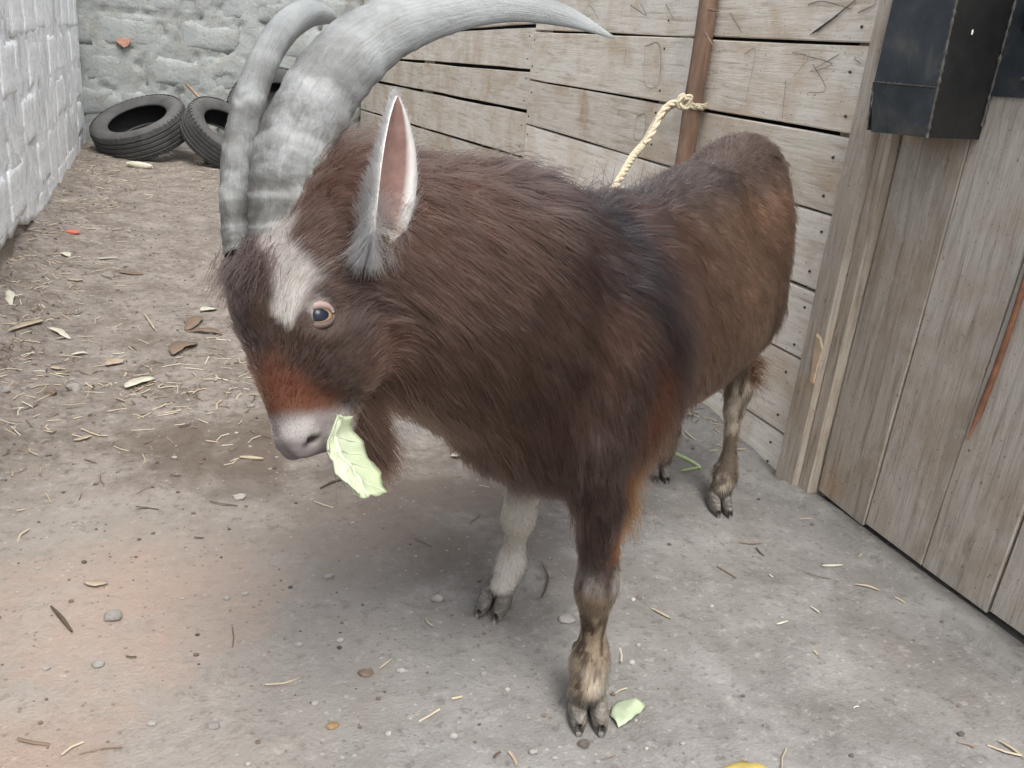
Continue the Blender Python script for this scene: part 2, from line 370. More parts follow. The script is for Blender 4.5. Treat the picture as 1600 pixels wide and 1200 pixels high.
# ================================================================== PLANK FENCE
def plank(name, parent, a, b, z0a, z1a, z0b, z1b, th, x, mat, seed, nseg=14, vertical=False):
    """horizontal board from y=a to y=b in the plane x (front face), lower/upper edges z0/z1 at both ends"""
    s = np.linspace(0, 1, nseg); y = a+(b-a)*s
    q = np.stack([y*3, np.full_like(y, seed*3.3), np.zeros_like(y)], -1)
    lo = z0a+(z0b-z0a)*s+.004*fbm(q, 3, seed); hi = z1a+(z1b-z1a)*s+.004*fbm(q+50, 3, seed)
    xx = x+.004*fbm(q*.5+9, 2, seed)
    ch = .003
    prof = [(ch, lo, 0), (0, lo, ch), (0, hi, -ch), (ch, hi, 0), (th, hi, 0), (th, lo, 0)]
    V = np.stack([np.stack([xx+dx, y, zz+dz], -1) for dx, zz, dz in prof], 1)
    c = np.array([x, (a+b)/2, (z0a+z1b)/2]); V = V-c
    F = grid_faces(nseg, 6, wrap_v=True)+[tuple(range(6))[::-1], tuple(range((nseg-1)*6, nseg*6))]
    # local x along the board so that the grain follows it
    V = V.reshape(-1, 3)[:, [1, 0, 2]]*np.array([1, -1, 1]) if not vertical else V.reshape(-1, 3)
    o = mesh_obj(name, V, [f for f in F], mat, parent, loc=c)
    if not vertical: o.rotation_euler = (0, 0, math.pi/2)
    return o
fence = thing('plank_fence', 'pale weathered fence of wide horizontal boards along the right side behind the goat', 'fence', (WX, 4.7, 0))
M['nail'] = flat('rusty_nail', (.07, .05, .04), .6, .3, 60)
M['gap'] = flat('gap_shade', (.012, .011, .010), .95, .3, 8)  # near-black colour for the shade seen through board gaps
E1 = [-.03, .107, .322, .503, .695, .887, 1.09, 1.30, 1.50]                   # joints of the near section
pl_near = []; k = 0
nail_me = None
def nail(parent, y, z, x=WX):
    global nail_me
    if nail_me is None:
        th = np.arange(8)*math.pi/4; r = .0040
        V = np.vstack([[[0, r*math.cos(a), r*math.sin(a)] for a in th], [[-.003, r*.8*math.cos(a), r*.8*math.sin(a)] for a in th]])
        nail_me = bpy.data.meshes.new('nail'); nail_me.from_pydata(V.tolist(), [], [(i, (i+1) % 8, 8+(i+1) % 8, 8+i) for i in range(8)]+[tuple(range(8, 16))]); nail_me.materials.append(M['nail'])
    o = bpy.data.objects.new('nail', nail_me); COL.objects.link(o)
    o.parent = parent; o.matrix_parent_inverse = (Matrix.Translation(parent.location) @ Matrix.Rotation(parent.rotation_euler.z, 4, 'Z')).inverted()
    o.location = (x-.0005, y, z); return o
for i in range(len(E1)-1):
    g0 = .006+.004*random.random()
    o = plank('plank', fence, 1.742, 3.893+random.uniform(-.006, .004), E1[i]+g0*.5, E1[i+1]-g0*.5, E1[i]+g0*.5, E1[i+1]-g0*.5, .022, WX+random.uniform(0, .003), M['fence'], 10+i)
    pl_near.append(o)
    for yy in (1.80, 2.72, 3.86):
        for zz in (.25, .75): nail(o, yy+random.uniform(-.015, .015), E1[i]+(E1[i+1]-E1[i])*(zz+random.uniform(-.08, .08)), WX-.001)
E2a = [-.04, .18, .36, .545, .748, .926, 1.111, 1.30, 1.50]; E2b = [-.06, .10, .25, .42, .665, .84, 1.00, 1.22, 1.45]   # far section, sloping
for i in range(len(E2a)-1):
    g0 = .006+.004*random.random()
    o = plank('plank', fence, 3.905, 7.76, E2a[i]+g0, E2a[i+1]-g0, E2b[i]+g0, E2b[i+1]-g0, .022, WX+random.uniform(.001, .006), M['fence'], 30+i, 20)
    for yy in (3.94, 5.8, 7.6):
        for zz in (.25, .75): nail(o, yy, E2a[i]*(1-(yy-3.9)/3.86)+E2b[i]*(yy-3.9)/3.86+.19*zz, WX-.0005)
def box(a, b):
    a = np.asarray(a, float); b = np.asarray(b, float)
    V = [[(a, b)[i][0], (a, b)[j][1], (a, b)[k][2]] for i in (0, 1) for j in (0, 1) for k in (0, 1)]
    return np.array(V), [(0, 1, 3, 2), (4, 6, 7, 5), (0, 4, 5, 1), (2, 3, 7, 6), (0, 2, 6, 4), (1, 5, 7, 3)]
mesh_obj('gap_shade_sheet', *box((WX+.075, 1.76, -.05), (WX+.085, 7.77, 1.47)), M['gap'], fence)  # added black sheet, stands in for the darkness behind the fence gaps
for yy in (1.80, 2.72, 3.90, 5.8, 7.6): mesh_obj('fence_post', *box((WX+.03, yy-.04, -.1), (WX+.074, yy+.04, 1.45)), M['post'], fence)
# charcoal scribbles on the boards
M['char'] = flat('charcoal', (.27, .24, .205), .95, .3, 50)
def strokes(parent, polylines, width=.003):
    for pl in polylines:
        parts = []
        P = np.array([wallx(px, py, WX-.0045) for px, py in pl]); P = spline(P, max(3, len(P)*4))
        T = np.gradient(P, axis=0); T /= np.linalg.norm(T, axis=1)[:, None]; S = np.cross(T, [1, 0, 0])*width/2*np.linspace(1, .5, len(P))[:, None]
        V = np.vstack([P-S, P+S]); n = len(P)
        o = mesh_obj('charcoal_mark', V, [(i, i+1, n+i+1, n+i) for i in range(n-1)], M['char']); o.parent = parent
        o.matrix_parent_inverse = (Matrix.Translation(parent.location) @ Matrix.Rotation(parent.rotation_euler.z, 4, 'Z')).inverted()
strokes(pl_near[6], [[(1265, 55), (1300, 30), (1340, -2)], [(1262, 8), (1285, 2), (1330, 14)], [(890, 20), (905, 32), (920, 8), (935, 30)], [(985, 8), (1010, 24), (1000, 6)], [(1040, 6), (1052, 30)], [(1140, 20), (1160, 52)], [(1340, 20), (1362, 10), (1368, 4)]], .004)
strokes(pl_near[6], [[(1270, 52), (1302, 28), (1336, 0)], [(1276, 50), (1310, 24)]], .006)
strokes(pl_near[5], [[(1008, 72), (1030, 70), (1029, 130), (1007, 131), (1008, 72)], [(1163, 85), (1180, 80), (1165, 160)], [(1238, 82), (1262, 90), (1240, 120)], [(1262, 88), (1300, 100), (1265, 112), (1310, 86)], [(1270, 100), (1290, 140), (1262, 145)], [(1228, 125), (1222, 185)], [(1295, 95), (1312, 84)], [(978, 75), (976, 100)], [(1335, 92), (1345, 100)]], .003)
strokes(pl_near[4], [[(995, 182), (1008, 180), (1005, 215), (990, 216), (995, 182)], [(910, 165), (905, 190)], [(968, 170), (966, 180)]], .004)

# ================================================================== DOOR, POST, LOCK BOX
door = thing('plank_door', 'grey brown door of wide upright boards at the right edge', 'door', (WX, 1.2, 0))
def upright(parent, ya, yb, ya_top, yb_top, z0, z1, th, x, mat, seed, name='plank'):
    n = 12; s = np.linspace(0, 1, n); z = z0+(z1-z0)*s
    q = np.stack([z*3, np.full_like(z, seed*2.7), np.zeros_like(z)], -1)
    a = ya+(ya_top-ya)*s+.004*fbm(q, 3, seed); b = yb+(yb_top-yb)*s+.004*fbm(q+40, 3, seed); ch = .003
    xx = x+.003*fbm(q+80, 2, seed)
    prof = [(ch, a, 0), (0, a, ch), (0, b, -ch), (ch, b, 0), (th, b, 0), (th, a, 0)]
    V = np.stack([np.stack([xx+dx, yy+dy, z], -1) for dx, yy, dy in prof], 1)
    V[0, :, 2] += .006*np.array([random.uniform(-1, 1) for _ in range(6)])
    c = np.array([x, (ya+yb)/2, (z0+z1)/2]); V = (V-c).reshape(-1, 3)[:, [2, 1, 0]]*np.array([1, 1, -1])
    o = mesh_obj(name, V, grid_faces(n, 6, wrap_v=True)+[tuple(range(6))[::-1], tuple(range((n-1)*6, n*6))], mat, parent, loc=c)
    o.rotation_euler = (0, -math.pi/2, 0); return o
DE = [(1.618, 1.612), (1.440, 1.425), (1.258, 1.205), (1.078, 1.03), (.88, .85), (.70, .68), (.5, .5)]
for i in range(len(DE)-1):
    g0 = (.0008, .0008, .0016, .004, .003, .003)[i]
    upright(door, DE[i+1][0]+g0, DE[i][0]-g0, DE[i+1][1]+g0*1.6, DE[i][1]-g0*.5, .022+.004*(i % 2), 1.62, .026, WX+.012+.0015*(i % 2), M['door'], 60+i)
mesh_obj('ledge', *box((WX+.048, .5, .30), (WX+.085, 1.60, .42)), M['post'], door)
mesh_obj('ledge', *box((WX+.048, .5, 1.25), (WX+.085, 1.60, 1.37)), M['post'], door)
mesh_obj('gap_shade_sheet', *box((WX+.10, .45, .005), (WX+.11, 1.66, 1.6)), M['gap'], door)  # added black sheet that paints the shade between and under the door boards
M['bark_edge'] = flat('bark_edge', (.22, .10, .055), .9, .35, 40)
P = np.array([[WX+.006, 1.248-.055*z+.006*math.sin(z*9), z] for z in np.linspace(.34, 1.3, 14)])
mesh_obj('bark_strip', *tube(P, .006*np.concatenate([[.2], np.ones(12), [.3]]), 6, jitter=.002), M['bark_edge'], door, smooth_=True)
post = thing('door_post', 'rough sawn upright door post with a splintered pale gash between fence and door', 'post', (WX, 1.68, 0))
upright(post, 1.664, 1.738, 1.660, 1.737, -.05, 1.7, .09, WX-.030, M['post'], 81, 'post_face')
upright(post, 1.622, 1.662, 1.618, 1.658, -.05, 1.7, .075, WX-.012, M['post'], 83, 'stop_batten')
M['gash'] = flat('fresh_wood', (.56, .43, .29), .8, .2, 60)
P = np.array([wallx(px, py, WX-.031) for px, py in ((1277, 520), (1284, 528), (1287, 545), (1278, 575), (1272, 600), (1266, 601), (1270, 575), (1273, 550))])
cen = P.mean(0); V = np.vstack([P, P*.9+cen*.1-[.004, 0, 0], [cen-[.004, 0, 0]]]); n = len(P)
mesh_obj('gash', V, [(i, (i+1) % n, n+(i+1) % n, n+i) for i in range(n)]+[(n+i, n+(i+1) % n, 2*n) for i in range(n)], M['gash'], post)
# lip of the slab in front of the door
V, F = [], []
ys = np.linspace(.5, 1.70, 40); q = np.stack([ys*6, ys*0, ys*0], -1); a = WX-.055+.012*fbm(q, 3, 5); z = .012+.005*fbm(q+9, 3, 6)
V = np.vstack([np.stack([a-.02, ys, z*0-.012], -1), np.stack([a, ys, z], -1), np.stack([a*0+WX+.015, ys, z+.001], -1), np.stack([a*0+WX+.02, ys, z*0-.03], -1)])
n = len(ys); sill = mesh_obj('door_sill', V, [(r*n+i, r*n+i+1, (r+1)*n+i+1, (r+1)*n+i) for r in range(3) for i in range(n-1)], M['ground'], smooth_=True)
tag(sill, 'low worn cement sill running along the foot of the door', 'sill')

# lock box
t = NT('scuffed_black_steel'); v = t.coord('Object'); n1 = t.noise(v, 9, 6, .6, .5); n2 = t.noise(v, 55, 7, .75); n3 = t.noise(v, 3, 3)
c = t.ramp(n1, (.35, (.022, .030, .037)), (.52, (.045, .055, .063)), (.70, (.105, .10, .09)))
c = t.mix(t.math('MULTIPLY', t.gray(n2, .62, .74), .5), c, (.20, .20, .19))
M['steel'] = t.out(c, t.new('MapRange', {0: n1, 3: .32, 4: .6}).outputs[0], t.bump(n2, .25, .002), Metallic=.35)
M['steel_dark'] = flat('black_steel', (.018, .018, .018), .5, .5, 14, .3, .002, .5, Metallic=.3)
M['weld'] = flat('weld_bead', (.10, .095, .085), .6, .4, 80, Metallic=.4)
M['hole'] = flat('slot_shade', (.006, .006, .006), .9)
M['pale_metal'] = flat('pale_green_paint', (.42, .52, .47), .6, .2, 30)
XB = 1.383; yN, yF = 1.410, 1.572; zb, zk, zt = .917, 1.01, 1.30
lock = thing('lock_box', 'black welded steel lock cover box fixed to the door edge', 'lock box', (XB, 1.5, .915))
def plate(name, quad, th, out, mat=None):
    q = np.array(quad, float); o = np.array(out, float)*th
    return mesh_obj(name, np.vstack([q, q-o]), [(0, 1, 2, 3), (7, 6, 5, 4), (0, 4, 5, 1), (1, 5, 6, 2), (2, 6, 7, 3), (3, 7, 4, 0)], mat or M['steel'], lock)
plate('front_plate', [(XB, yN, zk), (XB, yF+.012, zk), (XB-.012, yF-.005, zt), (XB-.012, yN, zt)], .003, (-1, 0, 0))
plate('lower_plate', [(XB+.004, yN+.001, zb), (XB+.010, yF, zb-.006), (XB, yF+.012, zk-.001), (XB, yN+.001, zk-.001)], .003, (-1, 0, 0))
plate('side_plate', [(WX+.010, yN-.003, zb+.004), (XB+.004, yN-.003, zb), (XB-.012, yN-.003, zt), (WX+.010, yN-.003, zt)], .003, (0, -1, 0), M['steel_dark'])
plate('far_side_plate', [(XB+.012, yF+.016, zb-.004), (WX+.008, yF+.016, zb), (WX+.008, yF, zt), (XB-.010, yF, zt)], .003, (0, 1, 0))
plate('bottom_plate', [(XB+.008, yN, zb+.006), (XB+.012, yF, zb), (WX+.006, yF, zb+.004), (WX+.006, yN, zb+.008)], .003, (0, 0, 1))
plate('top_plate', [(XB-.010, yN, zt), (XB-.010, yF-.004, zt), (WX+.006, yF-.004, zt), (WX+.006, yN, zt)], .003, (0, 0, 1))
def weld(A, B, n=26, r=.003):
    P = np.linspace(A, B, n); rad = r*(1+.45*np.sin(np.arange(n)*2.4))*np.array([random.uniform(.6, 1.2) for _ in range(n)])
    mesh_obj('weld_seam', *tube(P, rad, 6), M['weld'], lock, smooth_=True)
weld((XB+.003, yN-.003, zb), (XB-.013, yN-.003, zt), 60, .0032)
weld((XB-.001, yN, zk), (XB-.001, yF+.01, zk), 30, .002)
weld((WX+.006, yN-.005, zb+.03), (WX+.006, yN-.005, zt), 40, .0035)
weld((XB+.01, yF+.012, zb), (XB-.001, yF+.012, zk), 14, .002)
plate('hasp_plate', [(WX+.006, yN-.008, 1.005), (WX+.006, 1.18, 1.012), (WX+.006, 1.18, 1.20), (WX+.006, yN-.008, 1.20)], .004, (-1, 0, 0))
mesh_obj('slot', *box((WX+.0035, 1.18, 1.125), (WX+.0055, 1.372, 1.155)), M['hole'], lock)  # solid black bar painted as the shade inside the slot
mesh_obj('bolt_bar', *box((WX-.008, 1.15, 1.158), (WX+.0025, 1.362, 1.176)), M['pale_metal'], lock)
for yy, zz in ((1.345, 1.09), (1.338, 1.04)):
    th = np.arange(8)*math.pi/4
    mesh_obj('rivet', [[WX+.002-dx, yy+.005*s*math.cos(a), zz+.005*s*math.sin(a)] for dx, s in ((0, 1), (.004, .8)) for a in th], [(i, (i+1) % 8, 8+(i+1) % 8, 8+i) for i in range(8)]+[tuple(range(8, 16))], M['weld'], lock)
P = wally(1519, 50, yN-.0045)
mesh_obj('paint_fleck', [P+[.003*a, -.0004*b, .0045*c_] for a, b, c_ in ((-.6, 1, -1), (.5, 1, -1.1), (.9, 1, .2), (.3, 1, 1.1), (-.8, 1, .8))], [(0, 1, 2, 3, 4)], flat('white_fleck', (.75, .74, .7)), lock)

# ================================================================== POLE AND ROPE
t = NT('peeled_bark'); v = t.coord('Object', (1, 1, .12)); n1 = t.noise(v, 42, 7, .65, .4); n2 = t.noise(t.coord('Object'), 14, 5)
c = t.ramp(n1, (.3, (.10, .062, .042)), (.5, (.20, .125, .085)), (.7, (.31, .215, .155)))
c = t.mix(t.math('MULTIPLY', t.gray(n2, .5, .7), .5), c, (.12, .075, .05))
M['bark'] = t.out(c, .85, t.bump(n1, .7, .004))
pA = wallx(1072, 235, WX-.03); pB = wallx(1107, -5, WX-.03); dirp = (pB-pA)/(pB[2]-pA[2])
P = np.array([pA+dirp*(z-pA[2]) for z in np.linspace(-.04, 1.55, 26)]); P[:, 0] += .006*np.sin(np.linspace(0, 9, 26)); P[:, 1] += .010*np.sin(np.linspace(1, 8, 26))
pole = thing('wooden_pole', 'thin reddish brown bark pole standing upright against the fence boards', 'pole', P[0])
mesh_obj('pole_stem', *tube(P, np.linspace(.031, .026, 26), 14, jitter=.004, seed=5), M['bark'], pole, smooth_=True)
for (px, py), (qx, qy) in (((1102, 52), (1116, 75)), ((1108, 15), (1124, 18))):
    A = wallx(px, py, WX-.055); B = wallx(qx, qy, WX-.07)
    mesh_obj('twig_stub', *tube(np.linspace(A, B, 4), [.004, .0035, .003, .001], 6), M['bark'], pole)
t = NT('sisal'); n1 = t.noise(t.coord('Object', (1, 1, 1)), 120, 5, .7)
M['rope'] = t.out(t.ramp(n1, (.3, (.40, .33, .22)), (.6, (.66, .59, .44)), (.75, (.74, .68, .55))), .9, t.bump(n1, .8, .004))
def rope_mesh(P, r, turns_per_m=38, n=None):
    L = np.linalg.norm(np.diff(P, axis=0), axis=1).sum(); n = n or int(L*260)+8; P = spline(P, n); T, A, B = frames(P)
    s = np.linspace(0, L, n); parts = []
    for k in range(3):
        ph = s*turns_per_m*2+k*2*math.pi/3
        Q = P+r*.52*(np.cos(ph)[:, None]*A+np.sin(ph)[:, None]*B)
        parts.append(tube(Q, r*.56, 6))
    return join(parts)
# ================================================================== GOAT : frame and body
F0 = (FEET[0]+FEET[1])/2; H0 = (FEET[2]+FEET[3])/2; HV = nrm(H0-F0); LV = np.array([HV[1], -HV[0], 0]); SP = np.linalg.norm(H0-F0)
def B(s, l, z): return np.array([F0[0], F0[1], 0])+HV*s+LV*l+np.array([0, 0, z])
CU, CW = nrm([.09, .99, -.10]), None                       # head axes in camera space: nose direction
_w = np.array([-.77, .0, -.64]); CW = nrm(_w-np.dot(_w, CU)*CU); CL = np.cross(CW, CU)
HU, HW, HL = RW@CU, RW@CW, RW@CL
HP = at(396, 392, .985)                                    # middle of the forehead at the horn bases
US = .885
def Hd(u, w, l): return HP+HU*u*US+HW*w+HL*l*1.17

prims = []          # (group, kind, data, k)
def cone(grp, a, b, ra, rb, k=.04, sq=None): prims.append((grp, 'c', (np.array(a), np.array(b), ra, rb, sq), k))
def ell(grp, c, axes, r, k=.05): prims.append((grp, 'e', (np.array(c), np.array(axes), np.array(r)), k))
TA = [HV, LV, np.array([0, 0, 1.])]
# torso
ell('torso', B(.27, 0, .582), TA, (.30, .142, .196), .05)
ell('torso', B(.49, 0, .562), TA, (.31, .166, .205), .08)
ell('torso', B(.74, 0, .70), TA, (.165, .115, .160), .08)
ell('torso', B(.03, 0, .590), TA, (.18, .128, .18), .08)
ell('torso', B(-.09, 0, .55), TA, (.14, .120, .150), .08)
cone('torso', B(.02, 0, .705), B(.45, 0, .748), .055, .055, .09)
cone('torso', B(.45, 0, .748), B(.80, 0, .80), .055, .06, .09)
for sd in (1, -1):
    ell('torso', B(.72, .078*sd, .57), TA, (.135, .066, .19), .07)
    ell('torso', B(-.07, .085*sd, .55), TA, (.10, .060, .16), .07)
cone('torso', B(.88, 0, .80), B(.95, 0, .76), .03, .018, .05)                     # tail root
# neck
NB = B(-.02, 0, .66); NP = Hd(.01, -.14, 0)
NM = B(-.19, -.07, .700); NC = B(-.33, -.165, .785)
cone('neck', B(.04, 0, .625), NM, .145, .128, .09)
cone('neck', NM, NC, .120, .085, .08)
cone('neck', NC, Hd(.035, -.14, -.01), .080, .048, .06)
cone('neck', NM, NP, .135, .088, .09)
cone('neck', B(-.02, 0, .55), Hd(.10, -.22, 0), .14, .085, .09)
cone('neck', NP, Hd(.02, -.07, 0), .085, .06, .05)
# head
HA = [HU, HW, HL]
ell('head', Hd(.038, -.055, 0), HA, (.062, .060, .064), .03)
ell('head', Hd(.085, -.052, 0), HA, (.085, .058, .062), .03)
cone('head', Hd(.09, -.038, 0), Hd(.205, -.042, 0), .046, .027, .03)
cone('head', Hd(.15, -.028, 0), Hd(.228, -.036, 0), .026, .021, .02)
ell('head', Hd(.042, -.016, -.012), HA, (.050, .030, .040), .03)
for sd in (1, -1):
    ell('head', Hd(.086, -.038, .041*sd), HA, (.030, .022, .019), .02)       # brow
    ell('head', Hd(.110, -.085, .032*sd), HA, (.065, .048, .026), .03)       # cheek
    ell('head', Hd(.238, -.038, .011*sd), HA, (.024, .020, .014), .012)      # nostril wing
    ell('head', Hd(.224, -.060, .012*sd), HA, (.030, .022, .015), .012)      # upper lip
cone('head', Hd(.07, -.128, 0), Hd(.215, -.088, 0), .046, .022, .035)        # jaw
ell('head', Hd(.222, -.086, 0), HA, (.022, .016, .020), .015)                # chin
# legs
legs = {}
def leg(name, P, R, k=.03):
    legs[name] = P
    for i in range(len(P)-1): cone(name, P[i], P[i+1], R[i], R[i+1], k if i == 0 else .022)
fl, fr_, hl, hr = FEET
def up(px, py, f, ds=0, dl=0): return above(px, py, f[:2]+(HV*ds+LV*dl)[:2])
leg('fore_l', [B(-.10, .085, .54), up(922, 690, fl, -.05), up(936, 780, fl, -.015), up(934, 905, fl, .015), up(930, 925, fl, .01), up(926, 1008, fl, .025), up(922, 1030, fl, .02), up(917, 1075, fl, -.005)],
    [.060, .041, .033, .0275, .026, .0175, .026, .028])
leg('fore_r', [B(.00, -.115, .50), up(826, 715, fr_, .045), up(812, 800, fr_, .04), up(809, 815, fr_, .04), up(802, 868, fr_, .05), up(798, 884, fr_, .045), up(784, 920, fr_, .01)],
    [.08, .040, .026, .025, .018, .024, .024])
leg('hind_l', [B(.70, .085, .53), up(1140, 552, hl, .055), up(1153, 610, hl, .08), up(1147, 640, hl, .07), up(1138, 722, hl, .05), up(1134, 740, hl, .045), up(1126, 770, hl, .015)],
    [.070, .036, .027, .020, .0165, .024, .024])
leg('hind_r', [B(.74, -.10, .52), B(.85, -.115, .36), B(.885, -.115, .30), B(.87, -.115, .26), hr+HV*.04+[0, 0, .13], hr+HV*.035+[0, 0, .10], hr+HV*.01+[0, 0, .055]],
    [.09, .042, .028, .021, .018, .026, .024])
# --- evaluate on a grid
RES = .0062
pts = []
for g_, kd, d, k in prims:
    if kd == 'c': pts += [d[0]-max(d[2], d[3]), d[0]+max(d[2], d[3]), d[1]-max(d[2], d[3]), d[1]+max(d[2], d[3])]
    else: pts += [d[0]-d[2].max(), d[0]+d[2].max()]
lo = np.min(pts, 0)-.05; hi = np.max(pts, 0)+.05
NG = np.ceil((hi-lo)/RES).astype(int)+1
AX = [lo[i]+np.arange(NG[i])*RES for i in range(3)]
def sdf(kd, d, p):
    if kd == 'c':
        a, b, ra, rb, sq = d; ba = b-a; h = np.clip(((p-a)@ba)/np.dot(ba, ba), 0, 1)
        return np.linalg.norm(p-a-h[..., None]*ba, axis=-1)-(ra+(rb-ra)*h)
    c, ax, r = d; q = (p-c)@ax.T; k0 = np.linalg.norm(q/r, axis=-1); k1 = np.linalg.norm(q/(r*r), axis=-1)+1e-9
    return k0*(k0-1)/k1
field = np.full(NG, .12, np.float32)
def window(a, b):
    i0 = np.maximum(((a-lo)/RES).astype(int), 0); i1 = np.minimum(((b-lo)/RES).astype(int)+2, NG)
    sl = tuple(slice(i0[i], i1[i]) for i in range(3)); g3 = np.stack(np.meshgrid(*[AX[i][sl[i]] for i in range(3)], indexing='ij'), -1)
    return sl, g3
def bounds(kd, d, mrg):
    if kd == 'c': r = max(d[2], d[3])+mrg; return np.minimum(d[0], d[1])-r, np.maximum(d[0], d[1])+r
    r = d[2].max()+mrg; return d[0]-r, d[0]+r
for g_, kd, d, k in prims:
    sl, p = window(*bounds(kd, d, .10)); a = field[sl]; b = sdf(kd, d, p)
    h = np.maximum(k-np.abs(a-b), 0)/k; field[sl] = np.minimum(a, b)-h*h*k*.25
def carve(kd, d, k):
    sl, p = window(*bounds(kd, d, .04)); a = field[sl]; b = -sdf(kd, d, p)
    h = np.maximum(k-np.abs(a-b), 0)/k; field[sl] = np.maximum(a, b)+h*h*k*.25
for sd in (1, -1):
    carve('c', (Hd(.2505, -.030, .011*sd), Hd(.238, -.044, .0235*sd), .0036, .0026, None), .006)     # nostrils
    carve('c', (Hd(.236, -.076, .026*sd), Hd(.175, -.082, .040*sd), .004, .003, None), .008)       # mouth line
    carve('e', (Hd(.094, -.046, .062*sd), np.array(HA), np.array((.020, .017, .014))), .012)       # eye sockets
def surface_nets(f, lo, res):
    nx, ny, nz = f.shape; s = f < 0
    cnt = np.zeros((nx-1, ny-1, nz-1), np.int16); acc = np.zeros((nx-1, ny-1, nz-1, 3), np.float32)
    corner = lambda a, dx, dy, dz: a[dx:nx-1+dx, dy:ny-1+dy, dz:nz-1+dz]
    for ax_ in range(3):
        for d1 in (0, 1):
            for d2 in (0, 1):
                o0 = [0, 0, 0]; o1 = [0, 0, 0]; oth = [i for i in range(3) if i != ax_]
                o0[oth[0]] = o1[oth[0]] = d1; o0[oth[1]] = o1[oth[1]] = d2; o1[ax_] = 1
                fa, fb = corner(f, *o0), corner(f, *o1); x = (fa < 0) != (fb < 0)
                tt = np.where(x, fa/(fa-fb+1e-12*(fa == fb)), 0)
                cnt += x
                for c_ in range(3): acc[..., c_] += np.where(x, (tt if c_ == ax_ else o0[c_]), 0)
    act = cnt > 0; idx = -np.ones(cnt.shape, np.int64); idx[act] = np.arange(act.sum())
    ii = np.argwhere(act); V = lo+(ii+acc[act]/cnt[act][:, None])*res
    Q = []
    for ax_ in range(3):
        o = [i for i in range(3) if i != ax_]; sh = [slice(None)]*3
        a0 = [slice(1, -1)]*3; a0[ax_] = slice(0, f.shape[ax_]-1); a1 = list(a0); a1[ax_] = slice(1, f.shape[ax_])
        sa, sb = s[tuple(a0)], s[tuple(a1)]; e = np.argwhere(sa != sb); fl_ = sa[sa != sb]
        base = e.copy(); base[:, o[0]] += 1; base[:, o[1]] += 1
        def cid(da, db):
            c_ = base.copy(); c_[:, o[0]] -= da; c_[:, o[1]] -= db; return idx[c_[:, 0], c_[:, 1], c_[:, 2]]
        q = np.stack([cid(1, 1), cid(0, 1), cid(0, 0), cid(1, 0)], 1)
        flip = fl_ if ax_ != 1 else ~fl_
        q[~flip] = q[~flip][:, ::-1]; Q.append(q)
    return V, np.vstack(Q)
BV, BF = surface_nets(field, lo, RES)
def vnormals(V, Q):
    n = np.cross(V[Q[:, 2]]-V[Q[:, 0]], V[Q[:, 3]]-V[Q[:, 1]]); N = np.zeros_like(V)
    for i in range(4): np.add.at(N, Q[:, i], n)
    return N/(np.linalg.norm(N, axis=1)[:, None]+1e-12)
BN = vnormals(BV, BF)
# group distances at the vertices
names = ['torso', 'neck', 'head', 'fore_l', 'fore_r', 'hind_l', 'hind_r']
D = np.full((len(names), len(BV)), 9.)
for g_, kd, d, k in prims:
    i = names.index(g_); D[i] = np.minimum(D[i], sdf(kd, d, BV))
W = np.exp(-(D-D.min(0))/.018); W /= W.sum(0)
WG = dict(zip(names, W))
# local coordinates
rel = BV-np.array([F0[0], F0[1], 0]); Sx = rel@HV; Lx = rel@LV; Zx = BV[:, 2]
rh = BV-HP; Uh = rh@HU/US; Wh = rh@HW; Lh = rh@HL/1.17
nz1 = fbm(BV*9, 4, 3); nz2 = fbm(BV*30, 3, 8)
# --- coat colours
def mixc(a, b, f): f = np.asarray(f)[:, None]; return a*(1-f)+np.asarray(b)*f
brown = np.array([.078, .042, .031]); C = np.tile(brown, (len(BV), 1))
C = mixc(C, (.165, .100, .068), smooth(.10, .42, Sx+.1*nz1)*.9)                       # warmer haunch
C = mixc(C, (.018, .017, .020), np.exp(-((Sx+.06+.16*nz1+.20*(Zx-.70))/.095)**2)*smooth(.42, .58, Zx)*(WG['torso']+WG['neck'])*.92)   # dark shoulder cross
C = mixc(C, (.040, .035, .037), smooth(.74, .82, Zx)*WG['torso']*smooth(.85, .5, Sx)*.8); C = mixc(C, (.075, .054, .048), smooth(.76, .84, Zx)*smooth(.5, .7, Sx)*.8)                   # dark back line
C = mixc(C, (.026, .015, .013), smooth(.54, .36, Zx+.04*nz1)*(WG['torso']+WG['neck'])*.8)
C = mixc(C, (.22, .075, .034), smooth(.45, .41, Zx+.015*nz1)*WG['torso']*smooth(.1, .3, Sx)*.6)   # rusty belly edge
C = mixc(C, (.085, .052, .036), smooth(-.05, -.3, Sx)*WG['neck']*smooth(.75, .55, Zx)*.6)
C = C*np.clip(1+.55*fbm(BV*4.2, 3, 44)+.35*fbm(BV*13, 3, 45), .3, 2)[:, None]
